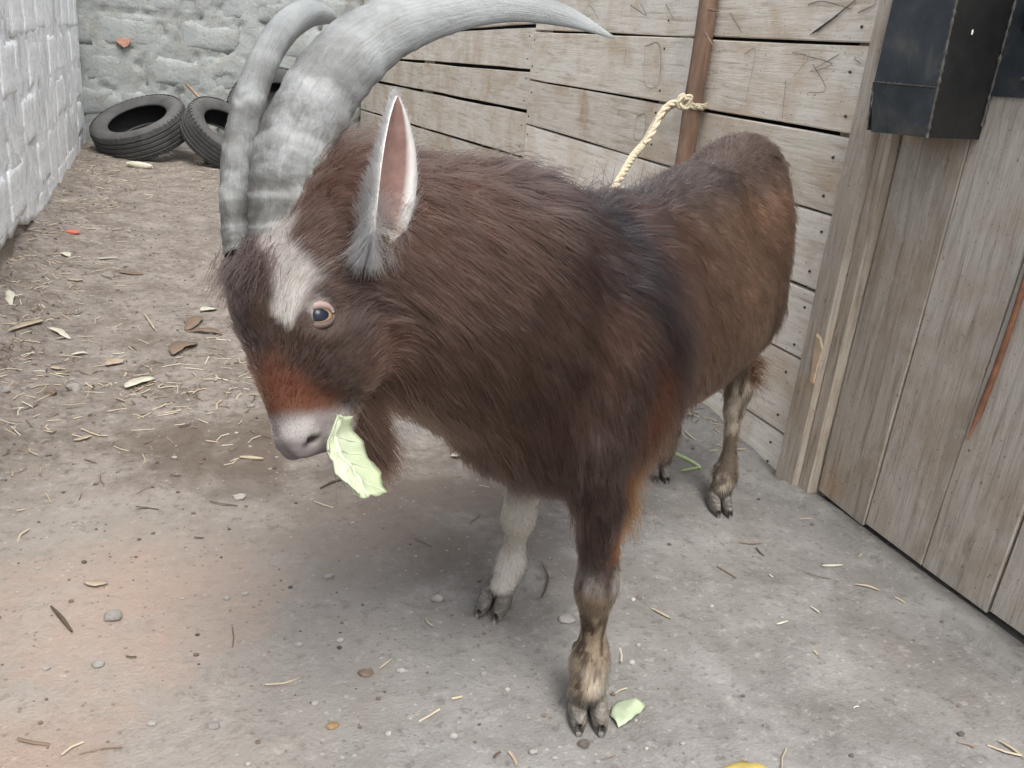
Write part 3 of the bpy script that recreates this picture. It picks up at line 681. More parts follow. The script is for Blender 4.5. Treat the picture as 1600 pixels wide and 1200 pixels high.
# head
hc = np.tile(np.array([.056, .036, .029]), (len(BV), 1))
hc = mixc(hc, (.030, .020, .019), smooth(.018, .006, Lh+.006*nz2)*smooth(.165, .11, Uh))                 # nearly black forehead
hc = mixc(hc, (.075, .052, .045), smooth(.045, .055, np.abs(Lh))*smooth(.035, .02, np.abs(Uh-.092)))      # greyer round the eye
rust = smooth(.105, .16, Uh+.03*nz1+.012*nz2)*smooth(.218, .20, Uh)*smooth(.042, .026, np.abs(Lh)+.006*nz2)*smooth(-.085, -.06, Wh)
hc = mixc(hc, (.125, .047, .026), rust*np.clip(.85+.5*fbm(BV*24, 3, 71), .3, 1))
lc = .042+.005*np.sin(Uh*30)-.014*smooth(.03, -.01, Uh)+.12*np.maximum(Uh-.085, 0)
wh = smooth(.0150, .009, np.abs(Lh-lc)+.006*nz2+smooth(.08, .13, Uh)*.018)*smooth(-.05, -.03, Uh+.01*nz2)*smooth(.150, .12, Uh+.01*nz1)*smooth(-.06, -.045, Wh)
hc = mixc(hc, (.50, .48, .45), wh*np.clip(1+.25*fbm(BV*30, 2, 73), 0, 1))
muz = smooth(.196, .224, Uh+.020*nz1+.012*nz2+.10*np.abs(Lh))*smooth(-.135, -.09, Wh)
hc = mixc(hc, (.42, .39, .375), muz*.95); hc = mixc(hc, (.12, .095, .09), muz*smooth(.1, .5, fbm(BV*34, 3, 72))*.7)
pad = smooth(.026, .018, np.abs(Lh)+.004*nz2)*smooth(.236, .246, Uh)
hc = mixc(hc, (.17, .145, .145), pad*.8)
nos = np.zeros(len(BV))
for sd in (1, -1):
    pa, pb = Hd(.2505, -.030, .011*sd), Hd(.238, -.044, .0235*sd)
    nos = np.maximum(nos, smooth(.0065, .0035, sdf('c', (pa, pb, 0, 0, None), BV)))
hc = mixc(hc, (.02, .015, .015), nos)
hc = mixc(hc, (.11, .052, .032), smooth(-.085, -.125, Wh)*smooth(.05, .12, Uh)*.7)                        # rusty jaw
C = C*(1-WG['head'][:, None])+hc*WG['head'][:, None]
# legs
def legc(name, fn):
    global C
    lcol = fn(); C = C*(1-WG[name][:, None])+lcol*WG[name][:, None]
mud = np.tile(np.array([.17, .13, .095]), (len(BV), 1)); cream = np.array([.40, .345, .27]); wet = np.array([.06, .042, .03])
stripe = smooth(-.02, .18, fbm(BV*np.array([95, 95, 20.]), 3, 12))
def fore_l():
    c = np.tile(np.array([.055, .036, .030]), (len(BV), 1)); z = Zx+.008*nz1
    back = smooth(-.03, .012, (BV-fl)@HV)
    c = mixc(c, (.27, .082, .030), back*smooth(.27, .33, z))
    zz_ = z+.022*fbm(BV*22, 3, 74); c = mixc(c, (.36, .335, .295), smooth(.225, .25, zz_)*smooth(.30, .262, zz_)*np.clip(.45+1.3*fbm(BV*np.array([60, 60, 24.]), 3, 75), .0, .9))
    c = mixc(c, (.155, .115, .078), smooth(.245, .232, z))
    lower = mixc(np.tile(wet, (len(BV), 1)), (.30, .235, .165), stripe*.9)
    f_ = smooth(.205, .18, z)[:, None]; c = c*(1-f_)+lower*f_
    c = mixc(c, cream, smooth(.115, .085, z)*smooth(.045, .07, z)*smooth(-.3, .1, fbm(BV*40, 2, 5)))
    return mixc(c, (.09, .08, .072), smooth(.06, .045, z))
def fore_r():
    z = Zx+.008*nz1; c = np.tile(np.array([.085, .05, .036]), (len(BV), 1))
    c = mixc(c, (.52, .48, .42), smooth(.27, .20, z)); c = mixc(c, (.60, .56, .50), smooth(.12, .09, z))
    return mixc(c, (.10, .085, .075), smooth(.05, .03, z))
def hind():
    z = Zx+.01*nz1; c = np.tile(np.array([.08, .05, .035]), (len(BV), 1))
    lw_ = mixc(np.tile(np.array([.13, .098, .072]), (len(BV), 1)), (.36, .31, .245), stripe)
    f_ = smooth(.36, .30, z)[:, None]; c = c*(1-f_)+lw_*f_
    return mixc(c, (.10, .085, .07), smooth(.06, .045, z))
legc('fore_l', fore_l); legc('fore_r', fore_r); legc('hind_l', hind); legc('hind_r', hind)

goat = thing('goat', 'big dark brown billy goat with long curved grey horns chewing a leaf', 'goat', (F0[0], F0[1], 0))
me = bpy.data.meshes.new('body'); me.from_pydata(BV.tolist(), [], BF.tolist()); me.update()
me.polygons.foreach_set('use_smooth', [True]*len(me.polygons))
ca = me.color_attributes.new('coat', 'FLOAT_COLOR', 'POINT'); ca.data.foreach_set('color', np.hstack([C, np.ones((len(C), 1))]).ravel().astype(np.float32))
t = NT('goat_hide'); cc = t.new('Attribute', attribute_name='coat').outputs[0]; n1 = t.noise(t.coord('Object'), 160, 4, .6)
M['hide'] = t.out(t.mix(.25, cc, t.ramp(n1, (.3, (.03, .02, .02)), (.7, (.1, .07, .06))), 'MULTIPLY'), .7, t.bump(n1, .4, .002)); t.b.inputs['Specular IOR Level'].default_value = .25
me.materials.append(M['hide']); body = link(bpy.data.objects.new('body', me), goat)

# --- fur
def build_fur():
    side = np.clip(np.abs(BN@LV), 0, 1)[:, None]
    flow = np.zeros_like(BV); dn = np.array([0, 0, -1.])
    neck_dir = nrm(NB-NP)
    flow += WG['torso'][:, None]*(HV*.75+dn*(.25+.75*side*smooth(.9, .3, Sx)[:, None]))
    flow += WG['neck'][:, None]*(neck_dir*.7+dn*(.35+.5*side))
    face = -HU*.85-HW*.35
    flow += WG['head'][:, None]*face
    for nme in names[3:]: flow += WG[nme][:, None]*(dn+HV*.04)
    flow += .28*np.stack([fbm(BV*7, 2, 101), fbm(BV*7, 2, 102), fbm(BV*7, 2, 103)], -1)*(1-WG['head'][:, None])
    # lengths
    strip_ = np.exp(-((Sx+.06+.20*(Zx-.70))/.10)**2)
    Lt = .025+.020*smooth(.66, .76, Zx)*smooth(.5, .1, Sx)-.005*smooth(.45, .75, Sx)+.014*smooth(.82, .87, Zx)
    Lt = Lt+.028*strip_-.010*smooth(.50, .42, Zx)*smooth(.0, .12, Sx)
    Lm = .029+.024*smooth(.72, .85, Zx)+.022*strip_
    Lhd = .014+.020*smooth(-.02, -.08, Wh)*smooth(.16, .1, Uh)
    Lhd = Lhd*(1-.75*smooth(.17, .21, Uh)*smooth(-.075, -.06, Wh)); Lhd = Lhd*(1-.96*nos)*(1-.9*pad)
    Lhd = Lhd*(1-.75*smooth(.04, .005, Uh)*smooth(-.13, -.10, Wh))
    for sd in (1, -1):
        de = np.sqrt((Uh-.094)**2+(Wh+.046)**2+(Lh-.060*sd)**2); Lhd = Lhd*smooth(.020, .032, de)
    L = WG['torso']*Lt+WG['neck']*Lm+WG['head']*Lhd
    for nme, f in zip(names[3:], FEET):
        bk = smooth(-.01, .03, (BV-f)@HV)
        Ll = .0085+.024*smooth(.29, .40, Zx)+(.014*bk*smooth(.25, .3, Zx) if 'fore' in nme else .012*bk*smooth(.22, .28, Zx))+.010*smooth(.14, .09, Zx)
        L = L+WG[nme]*Ll*smooth(.03, .05, Zx)
    L = L*(1+.25*nz1)
    lift = WG['torso']*.34+WG['neck']*.36+WG['head']*.32+(WG['fore_l']+WG['fore_r']+WG['hind_l']+WG['hind_r'])*.25
    lift = lift+.5*smooth(.80, .84, Zx)*smooth(-.15, .0, Sx)*smooth(.35, .15, Sx)*WG['torso']     # standing mane on the withers
    dens = 1+WG['head']*2.2+(WG['fore_l']+WG['fore_r']+WG['hind_l']+WG['hind_r'])*.9
    tri = np.vstack([BF[:, [0, 1, 2]], BF[:, [0, 2, 3]]])
    ar = np.linalg.norm(np.cross(BV[tri[:, 1]]-BV[tri[:, 0]], BV[tri[:, 2]]-BV[tri[:, 0]]), axis=1)*dens[tri].mean(1)*(L[tri].mean(1) > .0025)
    def sample(n):
        f = rng.choice(len(tri), n, p=ar/ar.sum()); r1 = np.sqrt(rng.random(n)); r2 = rng.random(n)
        w = np.stack([1-r1, r1*(1-r2), r1*r2], 1); return tri[f], w
    def interp(a, tr, w): return (a[tr]*w.reshape(w.shape+(1,)*(a.ndim-1))).sum(1)
    NH = 130000; K = 6
    # clump guides
    tg, wg_ = sample(10000); gp = interp(BV, tg, wg_); gj = rng.normal(size=(10000, 3))
    kd = kdtree.KDTree(len(gp))
    for i, p_ in enumerate(gp): kd.insert(p_, i)
    kd.balance()
    tr, w = sample(NH); p0 = interp(BV, tr, w); n0 = interp(BN, tr, w); n0 /= np.linalg.norm(n0, axis=1)[:, None]
    fl0 = interp(flow, tr, w); fl0 -= n0*(fl0*n0).sum(1)[:, None]; fl0 /= np.linalg.norm(fl0, axis=1)[:, None]+1e-6
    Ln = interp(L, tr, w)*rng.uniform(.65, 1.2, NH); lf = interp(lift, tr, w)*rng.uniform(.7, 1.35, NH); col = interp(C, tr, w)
    gi = np.array([kd.find(p_)[1] for p_ in p0])
    off = gp[gi]-p0; tj = gj[gi]; gl = rng.uniform(.68, 1.38, len(gp))[gi]; gv = np.exp(rng.normal(0, .22, len(gp)))[gi]
    Ln = Ln*np.where(Ln > .018, gl, 1); lf = lf*np.clip(1+.45*gj[gi, 1], .35, 2.2)
    T = np.linspace(0, 1, K)[None, :, None]; Lc = Ln[:, None, None]
    hj = rng.normal(size=(NH, 3))*.05
    path = fl0[:, None]*Lc*T+n0[:, None]*Lc*(lf[:, None, None]*T*(1.25-.55*T)-2.2*Lc*T*T)
    path = path+np.array([0, 0, -1.])*Lc*.16*T*T+(tj[:, None]*.07+hj[:, None])*Lc*T**1.5
    pull = np.clip(Ln*11, .12, .66)[:, None, None]
    pos = p0[:, None]+path+off[:, None]*pull*T**1.3
    wet_ = (interp(Zx, tr, w) < .3)
    rad = (.00038*(.75+.5*rng.random(NH)))[:, None]*(1-.78*np.linspace(0, 1, K)[None])*np.where(Ln < .016, .85, 1.)[:, None]
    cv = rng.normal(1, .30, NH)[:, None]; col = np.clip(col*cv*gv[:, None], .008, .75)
    # beard and chin tuft, tail hair, leg tufts : extra strands from a few roots
    P_, C_, R_ = [pos], [col], [rad]
    def tuft(roots, direction, length, n, spread, colr, grav=.3, wv=.12):
        roots = np.asarray(roots); i = rng.integers(0, len(roots), n); p = roots[i]+rng.normal(size=(n, 3))*spread
        ln = length*rng.uniform(.5, 1.1, n); d = nrm(direction)+rng.normal(size=(n, 3))*wv; d /= np.linalg.norm(d, axis=1)[:, None]
        q = p[:, None]+d[:, None]*ln[:, None, None]*T+np.array([0, 0, -1.])*grav*ln[:, None, None]*T*T
        P_.append(q); C_.append(np.clip(np.asarray(colr)*rng.normal(1, .25, n)[:, None], .01, .7)); R_.append(np.tile(.0005*(1-.78*np.linspace(0, 1, K)), (n, 1)))
    chin = [Hd(.13+.012*i, -.108+.002*i, 0) for i in range(8)]
    tuft(chin, HU*.75-HW*.65, .065, 3200, .012, (.075, .036, .022), .25, .22)
    tuft([Hd(.20, -.098, 0), Hd(.19, -.10, 0)], HU*.75-HW*.6, .085, 1800, .008, (.07, .038, .027), .3, .16)
    tuft([Hd(.08, -.135, .02), Hd(.11, -.125, .02), Hd(.1, -.13, -.02)], HU*.35-HW*.6, .07, 1800, .014, (.07, .042, .032), .4, .3)
    tuft([Hd(-.005+.003*i, -.008, -.045+.009*i) for i in range(9)], HU*.75+HW*.35, .045, 1800, .010, (.040, .027, .024), .1, .25)      # forelock
    tuft([B(-.12+.045*i, 0, .745+.0*i) for i in range(11)], HV*.35+np.array([0, 0, 1]), .095, 3000, .024, (.040, .036, .039), .45, .42)                           # withers crest
    tuft([B(.92, 0, .78), B(.95, 0, .76)], HV*.6+np.array([0, 0, .25]), .11, 1500, .014, (.06, .038, .03), .7, .25)                    # tail
    hk = up(1170, 590, hl, .12)
    tuft([hk, hk+[0, 0, .04]], HV*.8+LV*.3+np.array([0, 0, -.25]), .06, 700, .012, (.10, .045, .028), .3, .3)
    el = up(966, 785, fl, .045); tuft([el, el+[0, 0, .04], el+[0, 0, .08]], HV*.25+np.array([0, 0, -1]), .06, 2400, .012, (.27, .085, .032), .1, .2)
    pos = np.concatenate(P_); col = np.concatenate(C_); rad = np.concatenate(R_); n = len(pos)
    hc_ = bpy.data.hair_curves.new('coat'); hc_.add_curves([K]*n)
    hc_.attributes['position'].data.foreach_set('vector', pos.reshape(-1).astype(np.float32))
    ra = hc_.attributes.get('radius') or hc_.attributes.new('radius', 'FLOAT', 'POINT'); ra.data.foreach_set('value', rad.reshape(-1).astype(np.float32))
    at_ = hc_.attributes.new('coat', 'FLOAT_COLOR', 'POINT')
    at_.data.foreach_set('color', np.hstack([np.repeat(col, K, 0), np.ones((n*K, 1))]).ravel().astype(np.float32))
    tt = NT('goat_hair'); a_ = tt.new('Attribute', attribute_name='coat').outputs[0]
    hb = tt.new('BsdfHairPrincipled', {'Color': a_, 'Roughness': .27, 'Radial Roughness': .40, 'Coat': .0, 'IOR': 1.33})
    hb.parametrization = 'COLOR'
    tt.l.new(hb.outputs[0], tt.n['Material Output'].inputs[0])
    hc_.materials.append(tt.m)
    return link(bpy.data.objects.new('coat', hc_), goat)
coat = build_fur()
coat['label'] = 'long shaggy dark brown hair with a pale blaze and rusty nose'

# --- horns
t = NT('horn_keratin'); tx = t.new('Attribute', attribute_name='along').outputs['Fac']; v = t.coord('Object')
n1 = t.noise(v, 17, 6, .62, .25); n2 = t.noise(v, 75, 5, .7); n3 = t.noise(v, 8, 3)
c = t.ramp(n1, (.38, (.05, .048, .044)), (.49, (.12, .122, .118)), (.60, (.235, .248, .248)))
c = t.mix(t.gray(tx, .34, .72), c, t.ramp(n3, (.3, (.22, .238, .238)), (.7, (.36, .378, .375))))
wv = t.math('SINE', t.math('ADD', t.math('MULTIPLY', tx, 52.), t.math('MULTIPLY', n3, 7.)))
c = t.mix(t.math('MULTIPLY', t.gray(wv, .80, .98), t.math('MULTIPLY', t.math('MULTIPLY', t.gray(tx, .55, .25), n1), .3)), c, (.48, .48, .455))
c = t.mix(t.math('MULTIPLY', t.gray(n2, .60, .74), .35), c, (.14, .13, .115))
rg = t.new('Attribute', attribute_name='ridge').outputs['Fac']; c = t.mix(t.math('MULTIPLY', t.math('MULTIPLY', rg, n1), .75), c, (.40, .415, .41)); c = t.mix(t.math('MULTIPLY', t.gray(rg, .12, .0), t.math('MULTIPLY', t.math('MULTIPLY', t.gray(tx, .75, .35), t.gray(n2, .42, .58)), .40)), c, (.085, .08, .07))
fv = t.new('Attribute', attribute_name='fibre').outputs['Vector']; fb = t.noise(fv, 9, 6, .7, .2)
c = t.mix(t.math('MULTIPLY', t.gray(fb, .52, .66), .32), c, (.11, .10, .085)); c = t.mix(t.math('MULTIPLY', t.gray(fb, .44, .34), .15), c, (.44, .45, .44))
M['horn'] = t.out(c, .55, t.bump(t.math('ADD', t.math('MULTIPLY', n2, .4), t.math('ADD', n1, t.math('MULTIPLY', fb, .35))), .7, .005))
def horn(pts, ratio, label):
    P = np.array([at(x, y, d) for x, y, d, w in pts]); Wd = np.array([w*d/FPX/2 for x, y, d, w in pts])
    n = 200; Q = spline(P, n); r = np.maximum(spline(np.stack([Wd, Wd, Wd], -1), n)[:, 0], .001)
    pn = np.linalg.svd(Q-Q.mean(0))[2][2]
    T = np.gradient(Q, axis=0); T /= np.linalg.norm(T, axis=1)[:, None]
    A = np.cross(pn, T); A /= np.linalg.norm(A, axis=1)[:, None]; Bn = np.cross(T, A)
    ns = 40; th = np.arange(ns)*2*math.pi/ns; s = np.linspace(0, 1, n)
    ph = s[:, None]*62+.9*np.sin(s*9)[:, None]+.9*np.sin(th*2+1)[None]*.5+1.2*fbm(np.stack([np.repeat(s*7, ns), np.tile(np.cos(th), n), np.tile(np.sin(th), n)], -1), 3, 3).reshape(n, ns)
    rid = (np.maximum(0, np.sin(ph))**4*.055+.014*np.sin(ph*3.1))*smooth(.72, .25, s)[:, None]
    ct, st = np.cos(th), np.sin(th)
    sup = (np.abs(ct)**1.7+np.abs(st)**1.7)**(-1/1.7)
    rr = r[:, None]*(1+rid)*sup[None]
    V = Q[:, None]+rr[..., None]*(ct[None, :, None]*A[:, None]+ratio*st[None, :, None]*Bn[:, None])
    q = V.reshape(-1, 3); dirr = (V-Q[:, None]).reshape(-1, 3)
    V = q+dirr*(.06*fbm(q*38, 3, 4)+.05*fbm(q*110, 3, 6))[:, None]*np.repeat(smooth(1, .3, s), ns)[:, None]
    o = mesh_obj('horn', V, grid_faces(n, ns, wrap_v=True)+[tuple(range(ns))[::-1], tuple(range((n-1)*ns, n*ns))], M['horn'], goat, smooth_=True)
    a_ = o.data.attributes.new('along', 'FLOAT', 'POINT'); a_.data.foreach_set('value', np.repeat(s, ns).astype(np.float32))
    f_ = o.data.attributes.new('fibre', 'FLOAT_VECTOR', 'POINT'); f_.data.foreach_set('vector', np.stack([np.repeat(s*1.6, ns), np.tile(np.cos(th), n), np.tile(np.sin(th), n)], -1).ravel().astype(np.float32))
    g_ = o.data.attributes.new('ridge', 'FLOAT', 'POINT'); g_.data.foreach_set('value', (np.maximum(0, np.sin(ph))**5*smooth(.80, .3, s)[:, None]).ravel().astype(np.float32))
    o['label'] = label; return o
horn([(438, 405, 1.0, 92), (440, 365, 1.0, 100), (441, 320, 1.005, 104), (452, 250, 1.01, 112), (482, 180, 1.02, 116), (532, 105, 1.035, 114), (606, 45, 1.055, 98), (700, 15, 1.08, 76), (790, 8, 1.11, 54), (880, 24, 1.135, 36), (958, 58, 1.15, 5)], .58, 'broad grey horn arching back over the shoulder')
horn([(378, 400, 1.025, 62), (374, 365, 1.03, 64), (371, 310, 1.04, 64), (374, 240, 1.06, 62), (388, 165, 1.09, 58), (412, 95, 1.13, 54), (445, 45, 1.19, 50), (480, 22, 1.26, 42), (512, 24, 1.35, 26), (528, 40, 1.43, 5)], .85, 'narrower whitish horn behind, bending away')

# --- ears
t = NT('ear_skin'); ins = t.new('Attribute', attribute_name='inner').outputs['Fac']; n1 = t.noise(t.coord('Object'), 60, 5, .6)
M['ear'] = t.out(t.mix(ins, t.ramp(n1, (.3, (.50, .48, .46)), (.7, (.64, .62, .60))), t.ramp(n1, (.3, (.17, .095, .078)), (.7, (.27, .165, .14)))), .75, t.bump(n1, .4, .003))
def ear(base, tip, opening, width, bend):
    base, tip = np.array(base), np.array(tip); ax_ = nrm(tip-base); L = np.linalg.norm(tip-base)
    op = nrm(opening-np.dot(opening, ax_)*ax_); sd = np.cross(ax_, op); n, k = 18, 13
    V = []; inn = []
    for layer in (0, 1):
        for i in range(n):
            s = i/(n-1); wd = width*float(np.interp(s, [0, .12, .3, .5, .7, .85, .95, 1], [.50, .88, 1.0, .92, .70, .44, .20, .02])); cen = base+ax_*L*s+bend*math.sin(s*math.pi*.5)**2
            curl = 1.9*(1-s)**.8+.85
            for j in range(k):
                a = (j/(k-1)-.5)*curl; rad_ = wd/curl*1.9
                V.append(cen+sd*math.sin(a)*rad_+op*(rad_*(1-math.cos(a))-.003*layer*(1 if 0 < j < k-1 else .4))); inn.append(float(layer == 0 and 1 < j < k-2 and s > .12))
    F = grid_faces(n, k); n0 = n*k
    ring = [i*k for i in range(n)]+[(n-1)*k+j for j in range(1, k)]+[i*k+k-1 for i in range(n-2, -1, -1)]+[j for j in range(k-2, 0, -1)]
    F = F+[tuple(n0+i for i in f[::-1]) for f in F]+[(ring[q], n0+ring[q], n0+ring[(q+1) % len(ring)], ring[(q+1) % len(ring)]) for q in range(len(ring))]
    o = mesh_obj('ear', V, F, M['ear'], goat, smooth_=True)
    a_ = o.data.attributes.new('inner', 'FLOAT', 'POINT'); a_.data.foreach_set('value', np.array(inn, np.float32))
    return o, np.array(V).reshape(2, n, k, 3), op
E_, EV, EO = ear(at(578, 380, .968), at(604, 150, .935), RW@np.array([.95, -.1, -.42]), .052, RW@np.array([.012, 0, 0]))
E2, EV2, EO2 = ear(Hd(.02, -.10, -.055), Hd(-.12, -.19, -.06), -HL*.6+HU*.5, .034, HW*0)
def ear_fur(EVs, EOs, nm):
    n = 7500; K = 5; s = rng.random(n)**1.9; j = rng.random(n); n_, k_ = EVs.shape[1:3]; lay_ = (rng.random(n) < .35) & (s < .30)
    fi = s*(n_-1); i0 = np.minimum(fi.astype(int), n_-2); fj = j*(k_-1); j0 = np.minimum(fj.astype(int), k_-2); a = (fi-i0)[:, None]; b = (fj-j0)[:, None]; G = EVs[1]
    p = G[i0, j0]*(1-a)*(1-b)+G[i0+1, j0]*a*(1-b)+G[i0, j0+1]*(1-a)*b+G[i0+1, j0+1]*a*b; G = EVs[0]; p2 = G[i0, j0]*(1-a)*(1-b)+G[i0+1, j0]*a*(1-b)+G[i0, j0+1]*(1-a)*b+G[i0+1, j0+1]*a*b; p = np.where(lay_[:, None], p2, p)
    ax_ = nrm(EVs[0, -1].mean(0)-EVs[0, 0].mean(0)); ctr = EVs[0].mean(1)[i0]+EOs*.02; out = p-ctr; out /= np.linalg.norm(out, axis=1)[:, None]+1e-9; out = np.where(lay_[:, None], EOs*.9, out)
    ln = (.009+.026*(1-s)**2.5)*rng.uniform(.6, 1.2, n); low = (s < .16*rng.random(n)*2)
    d = ax_*np.where(low, -.75, .6)[:, None]+out*.30+rng.normal(size=(n, 3))*.16; d /= np.linalg.norm(d, axis=1)[:, None]
    T = np.linspace(0, 1, K)[None, :, None]; pos = p[:, None]+d[:, None]*ln[:, None, None]*T
    h = bpy.data.hair_curves.new('ear_fur'); h.add_curves([K]*n); h.attributes['position'].data.foreach_set('vector', pos.reshape(-1).astype(np.float32))
    ra = h.attributes.get('radius') or h.attributes.new('radius', 'FLOAT', 'POINT'); ra.data.foreach_set('value', np.tile(.00035*(1-.75*np.linspace(0, 1, K)), n).astype(np.float32))
    c_ = np.tile([.86, .855, .85], (n, 1))*rng.normal(1, .12, n)[:, None]; dk = (fbm(p*28, 2, 6) > .25) & (s > .25); c_[dk] *= .55
    ca_ = h.attributes.new('coat', 'FLOAT_COLOR', 'POINT'); ca_.data.foreach_set('color', np.hstack([np.repeat(np.clip(c_, .02, .93), K, 0), np.ones((n*K, 1))]).ravel().astype(np.float32))
    h.materials.append(bpy.data.materials['goat_hair']); o = bpy.data.objects.new('ear_fur', h); link(o, nm); return o
ear_fur(EV, EO, E_); ear_fur(EV2, EO2, E2)
E_['label'] = 'upright white ear with pink inside'

# --- eyes
t = NT('eyeball'); v = t.new('TexCoord').outputs['Object']; s_ = t.new('SeparateXYZ', {0: v}); 
px_ = t.math('POWER', t.math('MULTIPLY', s_.outputs[0], 1/.0115), 2.); py_ = t.math('POWER', t.math('MULTIPLY', s_.outputs[1], 1/.0074), 2.); e1 = t.math('ADD', px_, py_)
rad2 = t.math('ADD', t.math('POWER', t.math('MULTIPLY', s_.outputs[0], 1/.0150), 2.), t.math('POWER', t.math('MULTIPLY', s_.outputs[1], 1/.0150), 2.))
c = t.mix(t.gray(rad2, .85, 1.), (.34, .22, .11), (.40, .28, .22)); c = t.mix(t.gray(e1, 1., .8), c, (.008, .012, .022))
M['eye'] = t.out(c, .12); t.b.inputs['Specular IOR Level'].default_value = .22
M['lid'] = flat('eyelid_skin', (.30, .21, .19), .6, .12, 90); M['lid_dark'] = flat('eye_rim', (.10, .065, .055), .6, .2, 90)
def eye(sd):
    c = Hd(.094, -.046, .0415*sd); z = nrm(HL*sd*.95+HW*.30); x = nrm(HU*.0+HW*.75-HL*sd*.2); x = nrm(x-np.dot(x, z)*z)
    x = nrm(x+.15*HU); x = nrm(x-np.dot(x, z)*z); y = np.cross(z, x)
    if np.dot(y, HU) > 0: y = -y; x = -x if False else x
    y = np.cross(z, x); Rm = np.array([x, y, z]).T
    bm = bmesh.new(); bmesh.ops.create_uvsphere(bm, u_segments=24, v_segments=16, radius=.0180)
    me_ = bpy.data.meshes.new('eye'); bm.to_mesh(me_); bm.free(); me_.polygons.foreach_set('use_smooth', [True]*len(me_.polygons)); me_.materials.append(M['eye'])
    o = bpy.data.objects.new('eye', me_); link(o, goat)
    mw = Matrix.Identity(4)
    for i in range(3):
        for j in range(3): mw[i][j] = Rm[i][j]
        mw[i][3] = c[i]
    o.matrix_basis = mw
    sgn = 1 if np.dot(y, HU) < 0 else -1                    # +1: local y is towards the poll
    for nm, a0, a1, yo, zo, r0, m_ in (('upper_eyelid', .03, math.pi-.03, .0060, .0118, .0048, M['lid']), ('lower_eyelid', math.pi+.0, 2*math.pi, -.0055, .0120, .0040, M['lid_dark'])):
        th = np.linspace(a0, a1, 20); Lp = np.stack([.0164*np.cos(th), sgn*(.0103*np.sin(th)+yo*.15), .0152-.0042*np.abs(np.cos(th))**2+0*th], -1)
        Pw = c+Lp@Rm.T; rr = r0*(.35+.65*np.abs(np.sin(th)))
        mesh_obj(nm, *tube(Pw, rr, 8), m_, goat, smooth_=True)
eye(1); eye(-1)

# --- hooves
t = NT('hoof_horn'); v = t.coord('Object'); n1 = t.noise(t.coord('Object', (1, 1, 4)), 60, 6, .65); n2 = t.noise(v, 30, 4)
c = t.ramp(n1, (.3, (.05, .045, .04)), (.52, (.13, .118, .102)), (.70, (.33, .295, .25)))
M['hoof'] = t.out(t.mix(t.math('MULTIPLY', t.gray(n2, .5, .7), .5), c, (.20, .17, .14)), .7, t.bump(n1, .6, .003))
def claw(foot, fwd, side, length, width, height, spread, curl):
    """one toe: a wedge, broad and high behind, pointed and bent down in front; stands on the ground"""
    fwd = nrm(fwd); lat = np.array([-fwd[1], fwd[0], 0])*side; n, k = 11, 12; V = []
    for i in range(n):
        s = i/(n-1); x = -.32+1.0*s
        w = width*(.55+.55*math.sin(math.pi*min(1, .22+s*.72)))*(1 if s < .62 else 1-((s-.62)/.38)**2.4*.50); h = height*(1-.62*s**1.7)
        cx = foot+fwd*x*length+lat*(width*.50+spread*s-curl*s*s)
        for j in range(k):
            a = 2*math.pi*j/k; c_, s__ = math.cos(a), math.sin(a)
            zz = h*(.5+.5*np.sign(s__)*abs(s__)**.7); taper = 1-.42*(zz/height)
            V.append(cx+lat*w*.5*np.sign(c_)*abs(c_)**.8*taper+np.array([0, 0, zz+.001])-fwd*.3*zz)
    o = mesh_obj('claw', V, grid_faces(n, k, wrap_v=True)+[tuple(range(k))[::-1], tuple(range((n-1)*k, n*k))], M['hoof'], goat, smooth_=True)
    return o
fw = -HV
def foot(f, direction, length, width, height, pastern, curl=(0, 0)):
    d = nrm(direction)
    for i, sd in enumerate((1, -1)): claw(np.array([f[0], f[1], gz(f[0], f[1])-.001]), d, sd, length, width, height, .001, curl[i])
    lat = np.array([-d[1], d[0], 0])
    for sd in (1, -1):
        a = pastern-d*.022+lat*.016*sd; V, Fc = tube([a+[0, 0, .012], a-d*.010, a-d*.014-[0, 0, .014], a-d*.010-[0, 0, .022]], [.007, .010, .008, .002], 8)
        mesh_obj('dewclaw', V, Fc, M['hoof'], goat, smooth_=True)
foot(fl, [-.30, -.95, 0], .074, .034, .056, legs['fore_l'][6], (0, 0))
foot(fr_, [-.62, -.78, 0], .072, .032, .052, legs['fore_r'][5])
foot(hl, [-.35, -.93, 0], .074, .029, .050, legs['hind_l'][5], (-.004, .006))
foot(hr, [-.35, -.93, 0], .07, .029, .050, legs['hind_r'][5])

# rope, tied to the pole and running to the goat
rope = thing('rope', 'cream twisted sisal rope knotted round the bark pole and running down behind the goat', 'rope', wallx(1072, 160, WX-.05))
kz = wallx(1078, 162, WX-.03)[2]; kc = pA+dirp*(kz-pA[2])
loopP = [kc+np.array([.040*math.cos(a), .040*math.sin(a), .010*math.sin(a*1.0)+.004*a/6]) for a in np.linspace(0, 2*math.pi*1.9, 26)]
loopP = [p-np.array([.0, 0, 0]) for p in loopP]
mesh_obj('knot_loop', *rope_mesh(loopP, .008), M['rope'], rope, smooth_=True)
k0 = at(1072, 158, 2.46)
mesh_obj('knot', *rope_mesh([k0+[.01, .01, .0], k0+[-.02, -.01, .012], k0+[-.03, -.012, -.01], k0+[-.008, -.018, -.016], k0+[0, -.02, .012], k0+[-.02, -.02, .006]], .0085), M['rope'], rope, smooth_=True)
far_neck = B(-.06, -.15, .62)
mesh_obj('tether', *rope_mesh([k0, at(1046, 166, 2.46), at(1026, 190, 2.44), at(1008, 222, 2.40), at(988, 246, 2.34), at(955, 300, 2.2), B(.35, -.24, .55), far_neck], .0105), M['rope'], rope, smooth_=True)
